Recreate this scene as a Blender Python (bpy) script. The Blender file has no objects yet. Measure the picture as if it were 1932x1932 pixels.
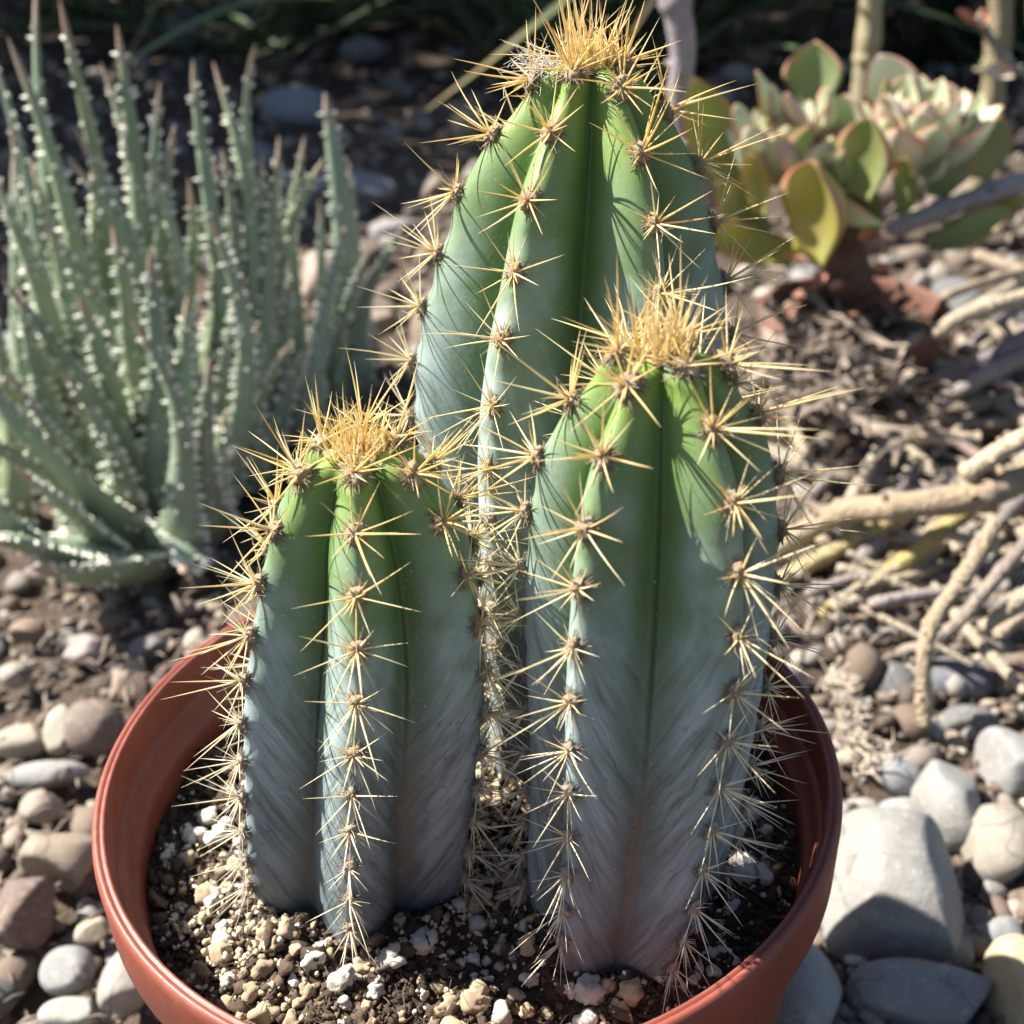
import bpy, bmesh, math, random
import numpy as np
from mathutils import Vector, Matrix, Quaternion

random.seed(7)
rng = np.random.default_rng(7)
SC = bpy.context.scene
COL = SC.collection
RIM = 0.07           # rim radius of the pot, metres
ZR = 0.112           # rim height above the ground

# ------------------------------------------------------------------ camera
FOV = math.radians(45.0)
CAM = np.array([0.148 * RIM, -2.582 * RIM, ZR + 2.281 * RIM])
PITCH, ROLL = 0.536, 0.041
cam_data = bpy.data.cameras.new('camera')
cam_data.sensor_width = 36.0
cam_data.angle = FOV
cam_data.clip_start = 0.005
cam_data.clip_end = 500.0
cam_data.dof.use_dof = True
cam_data.dof.focus_distance = 0.197
cam_data.dof.aperture_fstop = cam_data.lens / 2.0
cam = bpy.data.objects.new('camera', cam_data)
COL.objects.link(cam)
cam.matrix_world = (Matrix.Translation(Vector(CAM)) @ Matrix.Rotation(math.pi / 2 - PITCH, 4, 'X')
                    @ Matrix.Rotation(-ROLL, 4, 'Z'))
SC.camera = cam

# ------------------------------------------------------------------ light
SUN_AZ_BEHIND = 19.0     # degrees the sun stands behind the pot's left side
SUN_EL = 48.0
world = bpy.data.worlds.new('World')
SC.world = world
world.use_nodes = True
wn = world.node_tree.nodes
sky = wn.new('ShaderNodeTexSky')
sky.sky_type = 'NISHITA'
sky.sun_disc = False
sky.sun_elevation = math.radians(SUN_EL)
sd = Vector((-math.cos(math.radians(SUN_AZ_BEHIND)), math.sin(math.radians(SUN_AZ_BEHIND)), 0))
sky.sun_rotation = math.atan2(sd.x, sd.y)
world.node_tree.links.new(sky.outputs[0], wn['Background'].inputs[0])
wn['Background'].inputs[1].default_value = 0.051
sun_data = bpy.data.lights.new('sun', 'SUN')
sun_data.energy = 5.0
sun_data.angle = math.radians(0.5)
sun_data.color = (1.0, 0.95, 0.86)
sun = bpy.data.objects.new('sun', sun_data)
COL.objects.link(sun)
to_sun = Vector((sd.x * math.cos(math.radians(SUN_EL)), sd.y * math.cos(math.radians(SUN_EL)), math.sin(math.radians(SUN_EL))))
sun.rotation_euler = to_sun.to_track_quat('Z', 'Y').to_euler()
sun.location = (-1, 0.5, 2)
SC.view_settings.view_transform = 'Standard'
SC.view_settings.look = 'None'
SC.view_settings.exposure = 1.62
SC.view_settings.gamma = 1.0
SC.cycles.max_bounces = 6
SC.cycles.sample_clamp_indirect = 6.0

# ------------------------------------------------------------------ helpers
_f = 966.0 / math.tan(FOV / 2)
def ray(px, py):
    """direction of sight through a point given on a 1932 px wide picture"""
    X, Y = px - 966.0, 966.0 - py
    cr, sr = math.cos(ROLL), math.sin(ROLL)
    x, y = (X * cr + Y * sr) / _f, (-X * sr + Y * cr) / _f
    cp, sp = math.cos(PITCH), math.sin(PITCH)
    return np.array([x, cp + y * sp, -sp + y * cp])
def at_z(px, py, z):
    d = ray(px, py); return CAM + d * (z - CAM[2]) / d[2]
def at_y(px, py, y):
    d = ray(px, py); return CAM + d * (y - CAM[1]) / d[1]
def px_size(p):
    """metres per picture pixel at a point"""
    d = np.asarray(p) - CAM
    return (d[1] * math.cos(PITCH) - d[2] * math.sin(PITCH)) / _f
def P(x, y, z):
    return np.array([x * RIM, y * RIM, ZR + z * RIM])

def fill_mesh(name, V, F, attrs=None, smooth=True):
    me = bpy.data.meshes.new(name)
    V = np.asarray(V, dtype=np.float32)
    if isinstance(F, np.ndarray):
        n, k = F.shape
        me.vertices.add(len(V)); me.vertices.foreach_set('co', V.ravel())
        me.loops.add(n * k); me.loops.foreach_set('vertex_index', F.astype(np.int32).ravel())
        me.polygons.add(n)
        me.polygons.foreach_set('loop_start', np.arange(0, n * k, k, dtype=np.int32))
        me.update(calc_edges=True)
    else:
        me.from_pydata(V.tolist(), [], F)
        me.update()
    if smooth:
        me.polygons.foreach_set('use_smooth', np.ones(len(me.polygons), dtype=bool))
    for k, a in (attrs or {}).items():
        at = me.attributes.new(k, 'FLOAT', 'POINT')
        at.data.foreach_set('value', np.asarray(a, dtype=np.float32))
    return me
def link(name, me, mat=None, parent=None, loc=None, color=None):
    o = bpy.data.objects.new(name, me)
    COL.objects.link(o)
    if mat is not None and me is not None and len(me.materials) == 0:
        me.materials.append(mat)
    if parent is not None: o.parent = parent
    if loc is not None: o.location = loc
    if color is not None: o.color = (*color, 1.0)
    return o
def mesh_obj(name, V, F, mat, parent=None, loc=None, attrs=None, smooth=True, color=None):
    return link(name, fill_mesh(name, V, F, attrs, smooth), mat, parent, loc, color)
def tag(o, label=None, cat=None, group=None, kind=None):
    if label: o['label'] = label
    if cat: o['category'] = cat
    if group: o['group'] = group
    if kind: o['kind'] = kind
    return o
def thing(name, label, cat, loc, group=None):
    o = bpy.data.objects.new(name, None)
    COL.objects.link(o)
    o.location = loc
    o.empty_display_size = 0.01
    return tag(o, label, cat, group)

class Batch:
    """collects many pieces into one mesh"""
    def __init__(self): self.V, self.F, self.A, self.n = [], [], {}, 0
    def add(self, V, F, **attrs):
        self.V.append(V); self.F.append(np.asarray(F) + self.n); self.n += len(V)
        for k, a in attrs.items():
            self.A.setdefault(k, []).append(np.broadcast_to(a, (len(V),)))
    def build(self, name, mat, parent=None, loc=None, smooth=True):
        A = {k: np.concatenate(v) for k, v in self.A.items()}
        return mesh_obj(name, np.concatenate(self.V), np.concatenate(self.F), mat, parent, loc, A, smooth)

_ico = {}
def ico(level):
    if level not in _ico:
        bm = bmesh.new()
        bmesh.ops.create_icosphere(bm, subdivisions=level, radius=1.0)
        bm.verts.ensure_lookup_table()
        _ico[level] = (np.array([v.co[:] for v in bm.verts]), np.array([[v.index for v in f.verts] for f in bm.faces]))
        bm.free()
    V, F = _ico[level]
    return V.copy(), F
def wob(V, freq, amp, octaves=2):
    """smooth pseudo-noise on points"""
    out = np.zeros(len(V))
    for o in range(octaves):
        for _ in range(4):
            k = rng.normal(size=3) * freq * (2 ** o); ph = rng.uniform(0, 6.28)
            out += np.sin(V @ k + ph) * amp / 4 / (1.8 ** o)
    return out
def rot_random(tilt=0.4):
    return (Matrix.Rotation(rng.uniform(0, 6.283), 3, 'Z') @ Matrix.Rotation(rng.normal() * tilt, 3, 'X')
            @ Matrix.Rotation(rng.normal() * tilt, 3, 'Y'))
def catmull(pts, n):
    pts = np.asarray(pts, float)
    q = np.vstack([2 * pts[0] - pts[1], pts, 2 * pts[-1] - pts[-2]])
    out = []
    m = len(pts) - 1
    for u in np.linspace(0, m, n):
        i = min(int(u), m - 1); t = u - i
        a, b, c, d = q[i], q[i + 1], q[i + 2], q[i + 3]
        out.append(0.5 * (2 * b + (c - a) * t + (2 * a - 5 * b + 4 * c - d) * t * t + (3 * b - a - 3 * c + d) * t ** 3))
    return np.array(out)
def tube(path, radii, sides=10, cap=True):
    path = np.asarray(path, float); n = len(path)
    T = np.gradient(path, axis=0); T /= np.linalg.norm(T, axis=1)[:, None] + 1e-12
    ref = np.array([0.31, 0.17, 0.93]) if abs(T[0][2]) < 0.8 else np.array([0.93, 0.2, 0.1])
    V = []
    for i in range(n):
        a = np.cross(T[i], ref); a /= np.linalg.norm(a); b = np.cross(T[i], a); ref = np.cross(a, T[i])
        th = np.arange(sides) * 2 * math.pi / sides
        V.append(path[i] + radii[i] * (np.cos(th)[:, None] * a + np.sin(th)[:, None] * b))
    V = np.concatenate(V)
    F = [[i * sides + j, i * sides + (j + 1) % sides, (i + 1) * sides + (j + 1) % sides, (i + 1) * sides + j]
         for i in range(n - 1) for j in range(sides)]
    along = np.repeat(np.linspace(0, 1, n), sides)
    if cap:
        V = np.vstack([V, path[0], path[-1]]); m = len(V)
        F += [[m - 2, (j + 1) % sides, j, j] for j in range(sides)]
        F += [[m - 1, (n - 1) * sides + j, (n - 1) * sides + (j + 1) % sides, (n - 1) * sides + (j + 1) % sides] for j in range(sides)]
        along = np.concatenate([along, [0, 1]])
        F = [list(dict.fromkeys(f)) for f in F]
    return V, F, along

# ------------------------------------------------------------------ materials
class NT:
    def __init__(self, name):
        self.m = bpy.data.materials.new(name); self.m.use_nodes = True
        self.t = self.m.node_tree; self.b = self.t.nodes['Principled BSDF']
        self.out = self.t.nodes['Material Output']
    def n(self, typ, props=None, **ins):
        nd = self.t.nodes.new('ShaderNode' + typ)
        for k, v in (props or {}).items(): setattr(nd, k, v)
        for k, v in ins.items(): self.set(nd, k.replace('_', ' '), v)
        return nd
    def set(self, nd, key, v):
        s = nd.inputs[int(key[1:])] if key[0] == 'i' and key[1:].isdigit() else nd.inputs[key]
        if hasattr(v, 'is_output') or hasattr(v, 'links') and hasattr(v, 'node'): self.t.links.new(v, s)
        elif isinstance(v, bpy.types.Node): self.t.links.new(v.outputs[0], s)
        else:
            if isinstance(v, tuple) and len(v) == 3 and s.type == 'RGBA': v = (*v, 1)
            s.default_value = v
    def math(self, op, a, b=0.0, c=None, clamp=False):
        kw = dict(i0=a, i1=b)
        if c is not None: kw['i2'] = c
        nd = self.n('Math', dict(operation=op, use_clamp=clamp), **kw)
        return nd.outputs[0]
    def mix(self, fac, a, b, mode='MIX'):
        nd = self.n('Mix', dict(data_type='RGBA', blend_type=mode))
        for idx, v in ((0, fac), (6, a), (7, b)):
            if hasattr(v, 'node'): self.t.links.new(v, nd.inputs[idx])
            else: nd.inputs[idx].default_value = (*v, 1) if isinstance(v, tuple) and len(v) == 3 else v
        return nd.outputs[2]
    def ramp(self, fac, stops):
        nd = self.n('ValToRGB', i0=fac)
        cr = nd.color_ramp
        while len(cr.elements) < len(stops): cr.elements.new(0.5)
        for e, (p, c) in zip(cr.elements, stops): e.position = p; e.color = (*c, 1) if isinstance(c, tuple) else (c, c, c, 1)
        return nd.outputs[0]
    def attr(self, name): return self.n('Attribute', dict(attribute_name=name)).outputs['Fac']
    def coord(self, which='Object'): return self.n('TexCoord').outputs[which]
    def noise(self, scale, detail=3.0, vec=None, rough=0.55, dist=0.0):
        nd = self.n('TexNoise', Scale=scale, Detail=detail, Roughness=rough, Distortion=dist)
        if vec is not None: self.t.links.new(vec, nd.inputs['Vector'])
        return nd.outputs['Fac']
    def step(self, x, a, b):
        nd = self.n('MapRange', dict(interpolation_type='SMOOTHSTEP'), i0=x, i1=a, i2=b)
        return nd.outputs[0]
    def finish(self, color, rough=0.6, bump=None, strength=0.3, dist=0.0005, **kw):
        self.set(self.b, 'Base Color', color); self.set(self.b, 'Roughness', rough)
        if bump is not None:
            bn = self.n('Bump', Strength=strength, Distance=dist, Height=bump)
            self.t.links.new(bn.outputs[0], self.b.inputs['Normal'])
        for k, v in kw.items(): self.set(self.b, k.replace('_', ' '), v)
        return self.m

def mat_cactus():
    t = NT('cactus_skin')
    h, v = t.attr('height'), t.attr('valley')       # height 0..1, valley 0 at rib crest .. 1 at the crease
    co = t.coord()
    n1 = t.noise(140, 4, co); n2 = t.noise(900, 2, co); n0 = t.noise(45, 3, co)
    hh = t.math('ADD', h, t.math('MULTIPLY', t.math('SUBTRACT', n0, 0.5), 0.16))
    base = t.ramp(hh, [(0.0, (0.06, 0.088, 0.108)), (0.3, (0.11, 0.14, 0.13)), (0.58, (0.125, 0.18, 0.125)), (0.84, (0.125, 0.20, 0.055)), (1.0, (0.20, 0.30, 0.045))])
    w = t.math('ADD', t.math('MULTIPLY', h, 13.0), t.math('MULTIPLY', t.math('POWER', t.math('SUBTRACT', 1.0, v), 0.8), -2.9))
    sep = t.n('SeparateXYZ', i0=co)
    fv = t.n('CombineXYZ', i0=t.math('MULTIPLY', w, 1.7), i1=t.math('MULTIPLY', v, .9), i2=t.math('MULTIPLY', sep.outputs[0], 60.0))
    feather = t.noise(1.0, 3, fv.outputs[0], 0.6, 0.3)
    feather2 = t.noise(3.6, 2, fv.outputs[0], 0.6, 0.2)
    feath = t.math('ADD', t.math('MULTIPLY', feather, 0.65), t.math('MULTIPLY', feather2, 0.35))
    # waxy bloom, rubbed off along the crests and in the creases
    lowf = t.step(hh, 0.75, 0.45)
    bsrc = t.math('ADD', t.math('MULTIPLY', t.step(feath, 0.28, 0.68), lowf), t.math('MULTIPLY', t.step(n1, 0.25, 0.75), t.math('SUBTRACT', 1.0, lowf)))
    bloom = t.math('MULTIPLY', bsrc, t.math('MULTIPLY', t.math('MULTIPLY', t.step(hh, 0.95, 0.55), t.math('ADD', 0.55, t.math('MULTIPLY', t.step(hh, 0.15, 0.5), 0.45))), 0.66))
    bloom = t.math('MULTIPLY', bloom, t.math('SUBTRACT', 1.0, t.math('MULTIPLY', t.step(v, 0.55, 0.95), 0.75)))
    c = t.mix(bloom, base, (0.47, 0.57, 0.61))
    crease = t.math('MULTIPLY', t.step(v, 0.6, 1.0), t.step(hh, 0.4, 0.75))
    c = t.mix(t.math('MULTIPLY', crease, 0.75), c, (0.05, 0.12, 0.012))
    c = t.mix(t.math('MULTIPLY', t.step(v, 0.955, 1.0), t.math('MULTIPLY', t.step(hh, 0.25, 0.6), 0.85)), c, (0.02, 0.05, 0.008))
    # fine chevron lines climbing from the crease to the crest
    w = t.math('ADD', w, t.math('MULTIPLY', n0, 1.3)); w = t.math('ADD', w, t.math('MULTIPLY', n1, 0.55))
    line = t.step(t.math('ABSOLUTE', t.math('SUBTRACT', t.math('FRACT', w), 0.5)), 0.13, 0.0)
    w2 = t.math('MULTIPLY', w, 2.37)
    line2 = t.step(t.math('ABSOLUTE', t.math('SUBTRACT', t.math('FRACT', w2), 0.5)), 0.2, 0.0)
    line = t.math('MAXIMUM', line, t.math('MULTIPLY', line2, 0.6))
    low = t.math('MULTIPLY', t.math('MULTIPLY', t.step(hh, 0.72, 0.42), t.step(v, 0.12, 0.5)), t.step(t.noise(75, 2, co), 0.35, 0.62))
    c = t.mix(t.math('MULTIPLY', t.math('MULTIPLY', line, low), 0.5), c, (0.055, 0.075, 0.06))
    # corky brown in the old creases
    cork = t.math('MULTIPLY', t.step(t.math('ADD', v, t.math('MULTIPLY', n1, 0.5)), 1.0, 1.3), t.math('MULTIPLY', t.step(hh, 0.46, 0.3), t.step(h, 0.04, 0.2)))
    c = t.mix(t.math('MULTIPLY', cork, 0.6), c, (0.12, 0.088, 0.045))
    spots = t.math('MULTIPLY', t.step(t.noise(620, 2, co, 0.7), 0.64, 0.72), t.step(hh, 0.75, 0.35))
    c = t.mix(t.math('MULTIPLY', spots, 0.6), c, (0.07, 0.075, 0.05))
    scar = t.math('MULTIPLY', t.step(t.noise(95, 5, co, 0.7), 0.66, 0.72), t.step(hh, 0.85, 0.5))
    c = t.mix(t.math('MULTIPLY', scar, 0.55), c, (0.20, 0.155, 0.09))
    fleck = t.step(t.noise(1500, 1, co), 0.70, 0.78)
    c = t.mix(t.math('MULTIPLY', fleck, 0.3), c, (0.55, 0.6, 0.55))
    bump = t.math('ADD', t.math('MULTIPLY', n2, 0.5), t.math('MULTIPLY', t.math('MULTIPLY', line, low), -0.5))
    t.finish(c, t.math('ADD', 0.42, t.math('MULTIPLY', n1, 0.2)), bump, 0.25, 0.0003,
             Specular_IOR_Level=0.4)
    return t.m
def mat_spine():
    t = NT('spine'); a = t.attr('along')
    oc = t.n('ObjectInfo').outputs['Color']
    c = t.mix(t.step(a, 0.0, 0.2), (0.66, 0.44, 0.23), oc)
    c = t.mix(t.math('MULTIPLY', t.step(a, 0.5, 1.0), 0.35), c, (0.86, 0.78, 0.60))
    t.finish(c, 0.38, Subsurface_Weight=0.0)
    tr = t.n('BsdfTranslucent'); t.t.links.new(c, tr.inputs[0])
    mx = t.n('MixShader', i0=0.4); t.t.links.new(t.b.outputs[0], mx.inputs[1]); t.t.links.new(tr.outputs[0], mx.inputs[2])
    t.t.links.new(mx.outputs[0], t.out.inputs[0])
    return t.m
def mat_spine_stuff():
    t = NT('spine_mass'); a, g = t.attr('along'), t.attr('age')
    c = t.ramp(g, [(0.0, (0.78, 0.72, 0.60)), (0.45, (0.87, 0.79, 0.60)), (0.75, (0.90, 0.80, 0.52)), (1.0, (0.88, 0.67, 0.27))])
    c = t.mix(t.step(a, 0.0, 0.2), (0.52, 0.23, 0.06), c)
    c = t.mix(t.math('MULTIPLY', t.step(a, 0.5, 1.0), 0.35), c, (0.88, 0.78, 0.56))
    t.finish(c, 0.38)
    tr = t.n('BsdfTranslucent'); t.t.links.new(c, tr.inputs[0])
    mx = t.n('MixShader', i0=0.4); t.t.links.new(t.b.outputs[0], mx.inputs[1]); t.t.links.new(tr.outputs[0], mx.inputs[2])
    t.t.links.new(mx.outputs[0], t.out.inputs[0])
    return t.m
def mat_wool():
    t = NT('areole_wool'); co = t.coord(); oc = t.n('ObjectInfo').outputs['Color']
    n = t.noise(2600, 3, co, 0.7)
    c = t.mix(t.step(n, 0.3, 0.55), (0.46, 0.31, 0.19), oc)
    return t.finish(c, 0.95, n, 0.9, 0.0006)
def mat_pot():
    t = NT('terracotta_plastic'); co = t.coord()
    n = t.noise(60, 4, co); n2 = t.noise(420, 3, co); st = t.noise(14, 5, co, 0.6)
    c = t.mix(t.step(n, 0.3, 0.75), (0.215, 0.056, 0.036), (0.265, 0.072, 0.046))
    dust = t.math('MULTIPLY', t.step(t.math('ADD', t.math('MULTIPLY', n2, 0.6), t.math('MULTIPLY', st, 0.5)), 0.56, 0.8), 0.25)
    c = t.mix(dust, c, (0.34, 0.20, 0.15))
    speck = t.step(t.noise(1300, 2, co, 0.7), 0.66, 0.74)
    c = t.mix(t.math('MULTIPLY', speck, 0.5), c, (0.10, 0.05, 0.035))
    sv = t.n('Mapping', Scale=(90.0, 90.0, 1500.0)); t.t.links.new(co, sv.inputs[0])
    scr = t.math('MULTIPLY', t.step(t.noise(1.0, 3, sv.outputs[0], 0.6), 0.60, 0.72), t.step(n, 0.42, 0.62))
    c = t.mix(t.math('MULTIPLY', scr, 0.35), c, (0.40, 0.20, 0.15))
    lime = t.step(t.noise(38, 6, co, 0.72), 0.60, 0.72)
    c = t.mix(t.math('MULTIPLY', lime, 0.35), c, (0.42, 0.29, 0.23))
    t.finish(c, t.math('ADD', 0.36, t.math('MULTIPLY', n2, 0.25)), t.math('ADD', n2, t.math('MULTIPLY', n, 0.5)), 0.1, 0.0004)
    tr = t.n('BsdfTranslucent', i0=(0.55, 0.12, 0.045))
    mx = t.n('MixShader', i0=0.10); t.t.links.new(t.b.outputs[0], mx.inputs[1]); t.t.links.new(tr.outputs[0], mx.inputs[2])
    t.t.links.new(mx.outputs[0], t.out.inputs[0])
    return t.m
def mat_soil():
    t = NT('potting_soil'); co = t.coord(); r = t.attr('rnd')
    n = t.noise(700, 4, co, 0.65)
    c = t.ramp(r, [(0.0, (0.026, 0.017, 0.012)), (0.5, (0.07, 0.045, 0.030)), (0.85, (0.125, 0.083, 0.054)), (1.0, (0.21, 0.15, 0.095))])
    c = t.mix(t.math('MULTIPLY', t.step(n, 0.4, 0.7), 0.5), c, (0.03, 0.02, 0.014))
    return t.finish(c, 0.95, n, 0.8, 0.0008)
def mat_grain():
    t = NT('perlite'); co = t.coord(); oc = t.n('ObjectInfo').outputs['Color']
    n = t.noise(900, 4, co, 0.65); n2 = t.noise(260, 3, co)
    c = t.mix(t.math('MULTIPLY', t.step(n2, 0.5, 0.7), 0.55), oc, (0.32, 0.22, 0.12))
    c = t.mix(t.math('MULTIPLY', t.step(n, 0.58, 0.72), 0.45), c, (0.14, 0.10, 0.07))
    return t.finish(c, 0.9, n, 0.6, 0.0005)
def mat_grain_stuff():
    t = NT('perlite_bits'); co = t.coord(); r = t.attr('rnd')
    n = t.noise(900, 3, co, 0.6)
    c = t.ramp(r, [(0.0, (0.42, 0.32, 0.18)), (0.5, (0.60, 0.52, 0.38)), (1.0, (0.74, 0.71, 0.64))])
    c = t.mix(t.math('MULTIPLY', t.step(n, 0.52, 0.72), 0.5), c, (0.2, 0.14, 0.08))
    return t.finish(c, 0.9, n, 0.5, 0.0004)
def mat_stone():
    t = NT('river_stone'); co = t.coord(); oi = t.n('ObjectInfo'); oc = oi.outputs['Color']
    off = t.n('VectorMath', dict(operation='ADD'), i0=co); 
    sc = t.n('Combine' + 'XYZ', i0=t.math('MULTIPLY', oi.outputs['Random'], 3.0), i1=t.math('MULTIPLY', oi.outputs['Random'], 7.0))
    t.t.links.new(sc.outputs[0], off.inputs[1]); co = off.outputs[0]
    n = t.noise(70, 5, co, 0.6); n2 = t.noise(420, 4, co, 0.65); n3 = t.noise(1400, 2, co)
    c = t.mix(t.math('MULTIPLY', t.step(n, 0.35, 0.7), 0.45), oc, t.mix(0.55, oc, (0.12, 0.11, 0.10)))
    c = t.mix(t.math('MULTIPLY', t.step(n2, 0.52, 0.7), 0.4), c, (0.52, 0.46, 0.38))
    c = t.mix(t.math('MULTIPLY', t.step(n3, 0.6, 0.72), 0.4), c, (0.06, 0.055, 0.05))
    stain = t.step(t.noise(38, 6, co, 0.7), 0.54, 0.70)
    c = t.mix(t.math('MULTIPLY', stain, 0.45), c, (0.20, 0.155, 0.11))
    pit = t.step(t.noise(210, 3, co, 0.6), 0.34, 0.26)
    c = t.mix(t.math('MULTIPLY', pit, 0.4), c, (0.08, 0.07, 0.06))
    c = t.mix(1.0, c, (0.87, 0.87, 0.87), 'MULTIPLY')
    vein = t.step(t.math('ABSOLUTE', t.math('SUBTRACT', t.noise(26, 3, co, 0.5, 0.6), 0.5)), 0.010, 0.002)
    c = t.mix(t.math('MULTIPLY', vein, 0.55), c, (0.09, 0.08, 0.07))
    return t.finish(c, 0.78, t.math('ADD', t.math('MULTIPLY', n2, 0.7), t.math('MULTIPLY', n3, 0.3)), 0.4, 0.0012)
def mat_gravel():
    t = NT('gravel'); co = t.coord(); r = t.attr('rnd')
    n = t.noise(300, 4, co, 0.65); n2 = t.noise(1200, 2, co)
    c = t.ramp(r, [(0.0, (0.05, 0.038, 0.033)), (0.25, (0.12, 0.085, 0.063)), (0.5, (0.175, 0.135, 0.105)), (0.75, (0.22, 0.21, 0.20)), (0.9, (0.29, 0.23, 0.17)), (1.0, (0.42, 0.38, 0.33))])
    c = t.mix(t.math('MULTIPLY', t.step(n, 0.5, 0.72), 0.5), c, (0.09, 0.075, 0.06))
    return t.finish(c, 0.85, t.math('ADD', n, n2), 0.35, 0.0008)
def mat_ground():
    t = NT('garden_soil'); co = t.coord()
    n = t.noise(9, 6, co, 0.65); n2 = t.noise(150, 5, co, 0.7); n3 = t.noise(700, 3, co)
    c = t.mix(t.step(n2, 0.3, 0.7), (0.035, 0.023, 0.017), (0.11, 0.075, 0.052))
    c = t.mix(t.math('MULTIPLY', t.step(n, 0.4, 0.7), 0.5), c, (0.11, 0.075, 0.052))
    c = t.mix(t.math('MULTIPLY', t.step(n3, 0.6, 0.72), 0.5), c, (0.26, 0.21, 0.16))
    return t.finish(c, 0.95, t.math('ADD', n2, n3), 0.8, 0.004)
def mat_aloe():
    t = NT('aloe_leaf'); a = t.attr('along'); co = t.coord(); oc = t.n('ObjectInfo').outputs['Color']
    n = t.noise(120, 4, co); n2 = t.noise(600, 2, co)
    c = t.mix(t.math('MULTIPLY', t.step(n, 0.3, 0.75), 0.5), oc, t.mix(0.6, oc, (0.36, 0.46, 0.40)))
    c = t.mix(t.math('MULTIPLY', t.step(a, 0.25, 0.0), 0.45), c, (0.16, 0.14, 0.10))
    c = t.mix(t.math('MULTIPLY', t.step(a, 0.86, 0.98), 0.85), c, (0.46, 0.30, 0.23))
    t.finish(c, 0.5, n2, 0.15, 0.0004)
    tr = t.n('BsdfTranslucent'); t.t.links.new(c, tr.inputs[0])
    mx = t.n('MixShader', i0=0.1); t.t.links.new(t.b.outputs[0], mx.inputs[1]); t.t.links.new(tr.outputs[0], mx.inputs[2])
    t.t.links.new(mx.outputs[0], t.out.inputs[0])
    return t.m
def mat_plain(name, col, col2, scale=200, rough=0.7, bump=0.3, use_obj=False):
    t = NT(name); co = t.coord(); n = t.noise(scale, 4, co, 0.65); n2 = t.noise(scale * 4, 2, co)
    a = t.n('ObjectInfo').outputs['Color'] if use_obj else col
    c = t.mix(t.step(n, 0.35, 0.7), a, col2 if not use_obj else t.mix(0.5, a, col2))
    return t.finish(c, rough, t.math('ADD', n, n2), bump, 0.0008)
def mat_rosette():
    t = NT('fleshy_leaf'); a, e = t.attr('along'), t.attr('edge'); co = t.coord(); oi = t.n('ObjectInfo')
    oc = oi.outputs['Color']; n = t.noise(90, 4, co); n2 = t.noise(500, 2, co)
    c = t.mix(t.math('MULTIPLY', t.step(n, 0.3, 0.8), 0.35), oc, (0.42, 0.48, 0.36))
    rim = t.math('MULTIPLY', t.step(t.math('ADD', e, t.math('MULTIPLY', n, 0.1)), 0.80, 1.0), t.step(a, 0.25, 0.75))
    c = t.mix(t.math('MULTIPLY', rim, 0.8), c, t.mix(t.step(oi.outputs['Random'], 0.2, 0.8), (0.55, 0.20, 0.17), (0.58, 0.28, 0.12)))
    t.finish(c, 0.5, n2, 0.1, 0.0004)
    tr = t.n('BsdfTranslucent'); t.t.links.new(c, tr.inputs[0])
    mx = t.n('MixShader', i0=0.34); t.t.links.new(t.b.outputs[0], mx.inputs[1]); t.t.links.new(tr.outputs[0], mx.inputs[2])
    t.t.links.new(mx.outputs[0], t.out.inputs[0])
    return t.m
def mat_stem():
    t = NT('dry_stem'); co = t.coord(); a = t.attr('along'); oi = t.n('ObjectInfo'); oc = oi.outputs['Color']
    n = t.noise(130, 5, co, 0.65); n2 = t.noise(600, 3, co); n3 = t.noise(34, 3, co)
    c = t.mix(t.math('MULTIPLY', t.step(n3, 0.35, 0.65), 0.55), oc, t.mix(0.5, oc, (0.15, 0.105, 0.085)))
    c = t.mix(t.math('MULTIPLY', t.step(n, 0.5, 0.7), 0.45), c, (0.13, 0.095, 0.075))
    c = t.mix(t.math('MULTIPLY', t.step(n2, 0.58, 0.72), 0.3), c, (0.6, 0.5, 0.42))
    return t.finish(c, 0.7, t.math('ADD', n, n2), 0.9, 0.003)
def mat_blade():
    t = NT('strap_leaf'); co = t.coord(); a = t.attr('along'); oc = t.n('ObjectInfo').outputs['Color']
    n = t.noise(40, 4, co)
    c = t.mix(t.math('MULTIPLY', t.step(n, 0.35, 0.7), 0.5), oc, t.mix(0.5, oc, (0.10, 0.12, 0.05)))
    c = t.mix(t.math('MULTIPLY', t.step(a, 0.82, 1.0), 0.7), c, (0.28, 0.20, 0.10))
    return t.finish(c, 0.42)

M = dict(cactus=mat_cactus(), spine=mat_spine(), spines=mat_spine_stuff(), wool=mat_wool(), pot=mat_pot(), soil=mat_soil(),
         grain=mat_grain(), grains=mat_grain_stuff(), stone=mat_stone(), gravel=mat_gravel(), ground=mat_ground(),
         aloe=mat_aloe(), tooth=mat_plain('aloe_tooth', (0.62, 0.66, 0.55), (0.72, 0.66, 0.55), 300, 0.5, 0.1),
         rosette=mat_rosette(), stem=mat_stem(), blade=mat_blade(),
         dead=mat_plain('dead_leaf', (0.4, 0.15, 0.05), (0.20, 0.09, 0.05), 220, 0.8, 0.4, True),
         bark=mat_plain('bark', (0.13, 0.075, 0.05), (0.06, 0.035, 0.025), 120, 0.9, 0.8),
         litter=mat_plain('plant_litter', (0.27, 0.215, 0.17), (0.07, 0.052, 0.042), 40, 0.9, 0.3),
         hair=mat_plain('wool_hair', (0.8, 0.78, 0.74), (0.7, 0.66, 0.6), 300, 0.9, 0.0),
         shrub=mat_plain('shrub_leaf', (0.035, 0.065, 0.02), (0.06, 0.09, 0.03), 60, 0.5, 0.1))

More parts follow.
